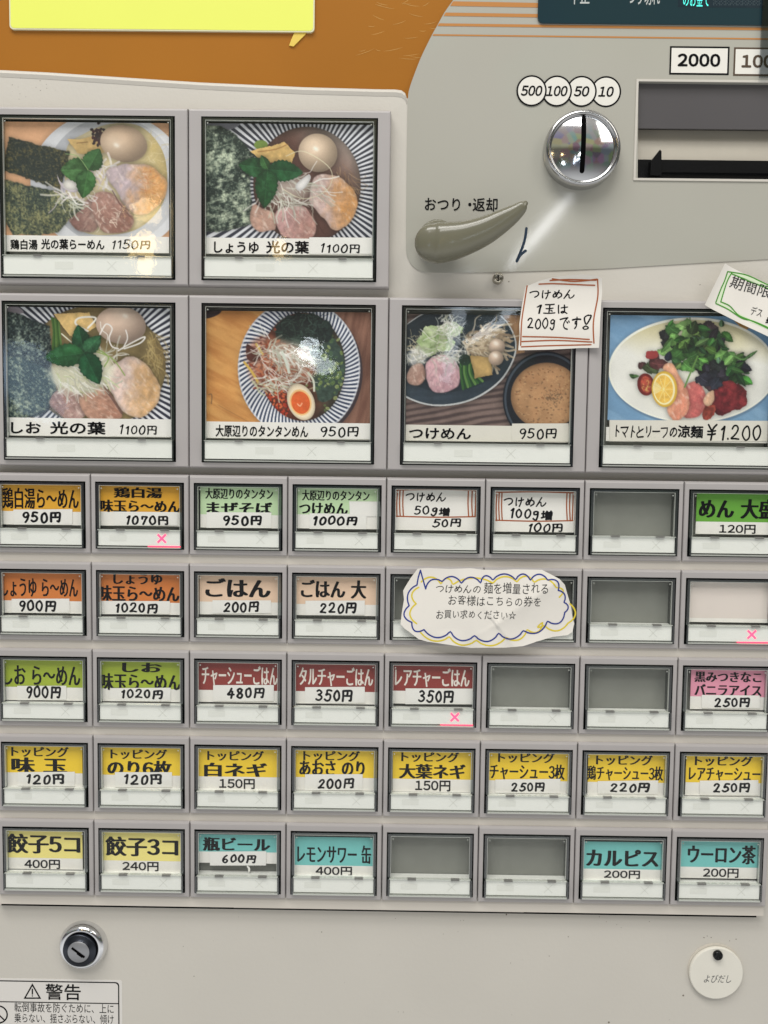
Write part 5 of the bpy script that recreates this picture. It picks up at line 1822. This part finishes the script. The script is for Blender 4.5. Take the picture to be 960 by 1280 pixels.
def bumps(pts, depth):
    """scalloped pen line through the valley points"""
    r = []
    for (a, b), (c, d) in zip(pts[:-1], pts[1:]):
        mx_, my_ = (a + c) / 2, (b + d) / 2
        nx, ny = (d - b), -(c - a)
        l = math.hypot(nx, ny) or 1
        for t in np.linspace(0, 1, 9)[:-1]:
            w = math.sin(math.pi * t) ** .8 * depth
            r.append((a + (c - a) * t + nx / l * w, b + (d - b) * t + ny / l * w))
    r.append(pts[-1])
    return r


val = [(192, 132), (268, 97), (356, 104), (444, 102), (500, 88), (604, 86), (672, 88), (752, 88), (800, 136), (828, 192), (832, 240), (752, 280), (640, 322), (526, 332), (416, 344), (305, 326), (184, 318)]
ink(m3, zo(O3, [(192, 132), (180, 90), (168, 46)]), 1.7, BLUE, y3map, 1)
ink(m3, zo(O3, [(168, 46), (158, 80), (152, 114)]), 1.7, BLUE, y3map, 2)
ink(m3, zo(O3, bumps([(116, 208), (152, 114)], 24)), 1.7, BLUE, y3map, 3, 2)
ink(m3, zo(O3, bumps([(128, 284), (116, 208)], 30)), 1.7, BLUE, y3map, 4, 2)
ink(m3, zo(O3, bumps([(184, 318), (128, 284)], 26)), 1.7, BLUE, y3map, 5, 2)
ink(m3, zo(O3, bumps(val[:9], 26)), 1.7, BLUE, y3map, 6, 2)
ink(m3, zo(O3, bumps(val[8:11], 18)), 1.7, BLUE, y3map, 7, 2)
ink(m3, zo(O3, bumps(val[10:], 32)), 1.7, BLUE, y3map, 8, 2)
yv = [(160, 125), (172, 100), (262, 108), (318, 110), (500, 102), (610, 96), (690, 98), (790, 122), (806, 168), (800, 188)]
ink(m3, zo(O3, bumps(yv[1:9], 26)), 1.9, YEL, y3map, 0, 2)
ink(m3, zo(O3, bumps([(148, 200), (160, 125)], 26)), 1.9, YEL, y3map, 0, 2)
ink(m3, zo(O3, bumps([(150, 290), (148, 200)], 30)), 1.9, YEL, y3map, 0, 2)
ink(m3, zo(O3, bumps([(856, 200), (848, 290), (738, 300), (730, 285), (658, 318), (560, 352), (424, 366), (300, 350), (168, 330)], 30)), 1.9, YEL, y3map, 0, 2)
words(m3, hand('つけめんの', w=.09), zb(O3, (240, 112, 444, 150)), THIN, y3map)
words(m3, layout('麺を増量される', 0, jit=.10, shear=.08), zb(O3, (458, 98, 752, 152)), THIN, y3map)
words(m3, layout('お客様はこちらの券を', 0, jit=.10, shear=.08), zb(O3, (296, 160, 720, 208)), THIN, y3map, .01)
words(m3, layout('お買い求めください☆', 0, jit=.10, shear=.08), zb(O3, (240, 226, 606, 268)), THIN, y3map)
n3 = m3.build('paper_note')
n3['label'] = 'white cut-out paper speech bubble outlined in blue and yellow pen, lying over two empty buttons'
n3['category'] = 'note'

# -- yellow plastic card on the amber panel, with a torn tape end under it
mb = MB()
YK = .0072
e_ = rrect(11, -90, 393.5, 38.5, 5, YK)
plate(mb, e_, [rrect(12.6, -88, 391.8, 36.8, 4.5, YK)], YK, .0085, CARDE)
plate(mb, rrect(12.6, -88, 391.8, 36.8, 4.5, YK), [], YK - .0001, YK + .0004, CARDY)
kc = mb.build('notice_card')
kc['label'] = 'plain lemon yellow card with rounded corners fixed on the amber panel'
kc['category'] = 'card'
mb = MB()
plate(mb, [at(x, y, .0080) for x, y in ((369, 38.8), (385, 38.8), (381, 44), (373, 52), (367, 58), (361.5, 57), (364, 50))], [], .0078, .0084, mat('yellow_tape', (236, 206, 92), .4))
mb.build('tape_piece', kc)

# -- round call tag held by a black pin
mb = MB()
tx, tz = at(896, 1217.5, .0035)
r = 35.2 * MMPX
TAGM = mat('tag_card', (233, 230, 219), .45, .015, 120, .04, 500)
lathe(mb, tx, tz, 0, [(r * .995, .0054), (r, .0046), (r * .985, .0040), (r * .96, .0038), (1e-5, .0038)], TAGM, 64, False)
lathe(mb, tx - .0003, tz + .0008, 0, [(r * 1.0, YD), (r * 1.0, .0056), (1e-5, .0056)], mat('tag_backing', (214, 208, 196), .5), 64, False)
place(mb, layout('よびだし', 0, shear=.25), (880, 1218.5, 914, 1228.5), .0038 - 4e-5, mat('grey_print', (90, 90, 92), .5))
tag_ = mb.build('call_tag')
tag_['label'] = 'round white call tag lettered よびだし hanging from a black pin'
tag_['category'] = 'tag'
mb = MB()
px_, pz_ = at(897.5, 1194.3, .003)
rp = 6.2 * MMPX
lathe(mb, px_, pz_, 0, [(rp, .0038), (rp, .0026), (rp * .8, .0020), (rp * .45, .0020), (rp * .35, .0024), (1e-5, .0024)], BLACK, 28)
fixnormals(mb.build('pin', tag_))
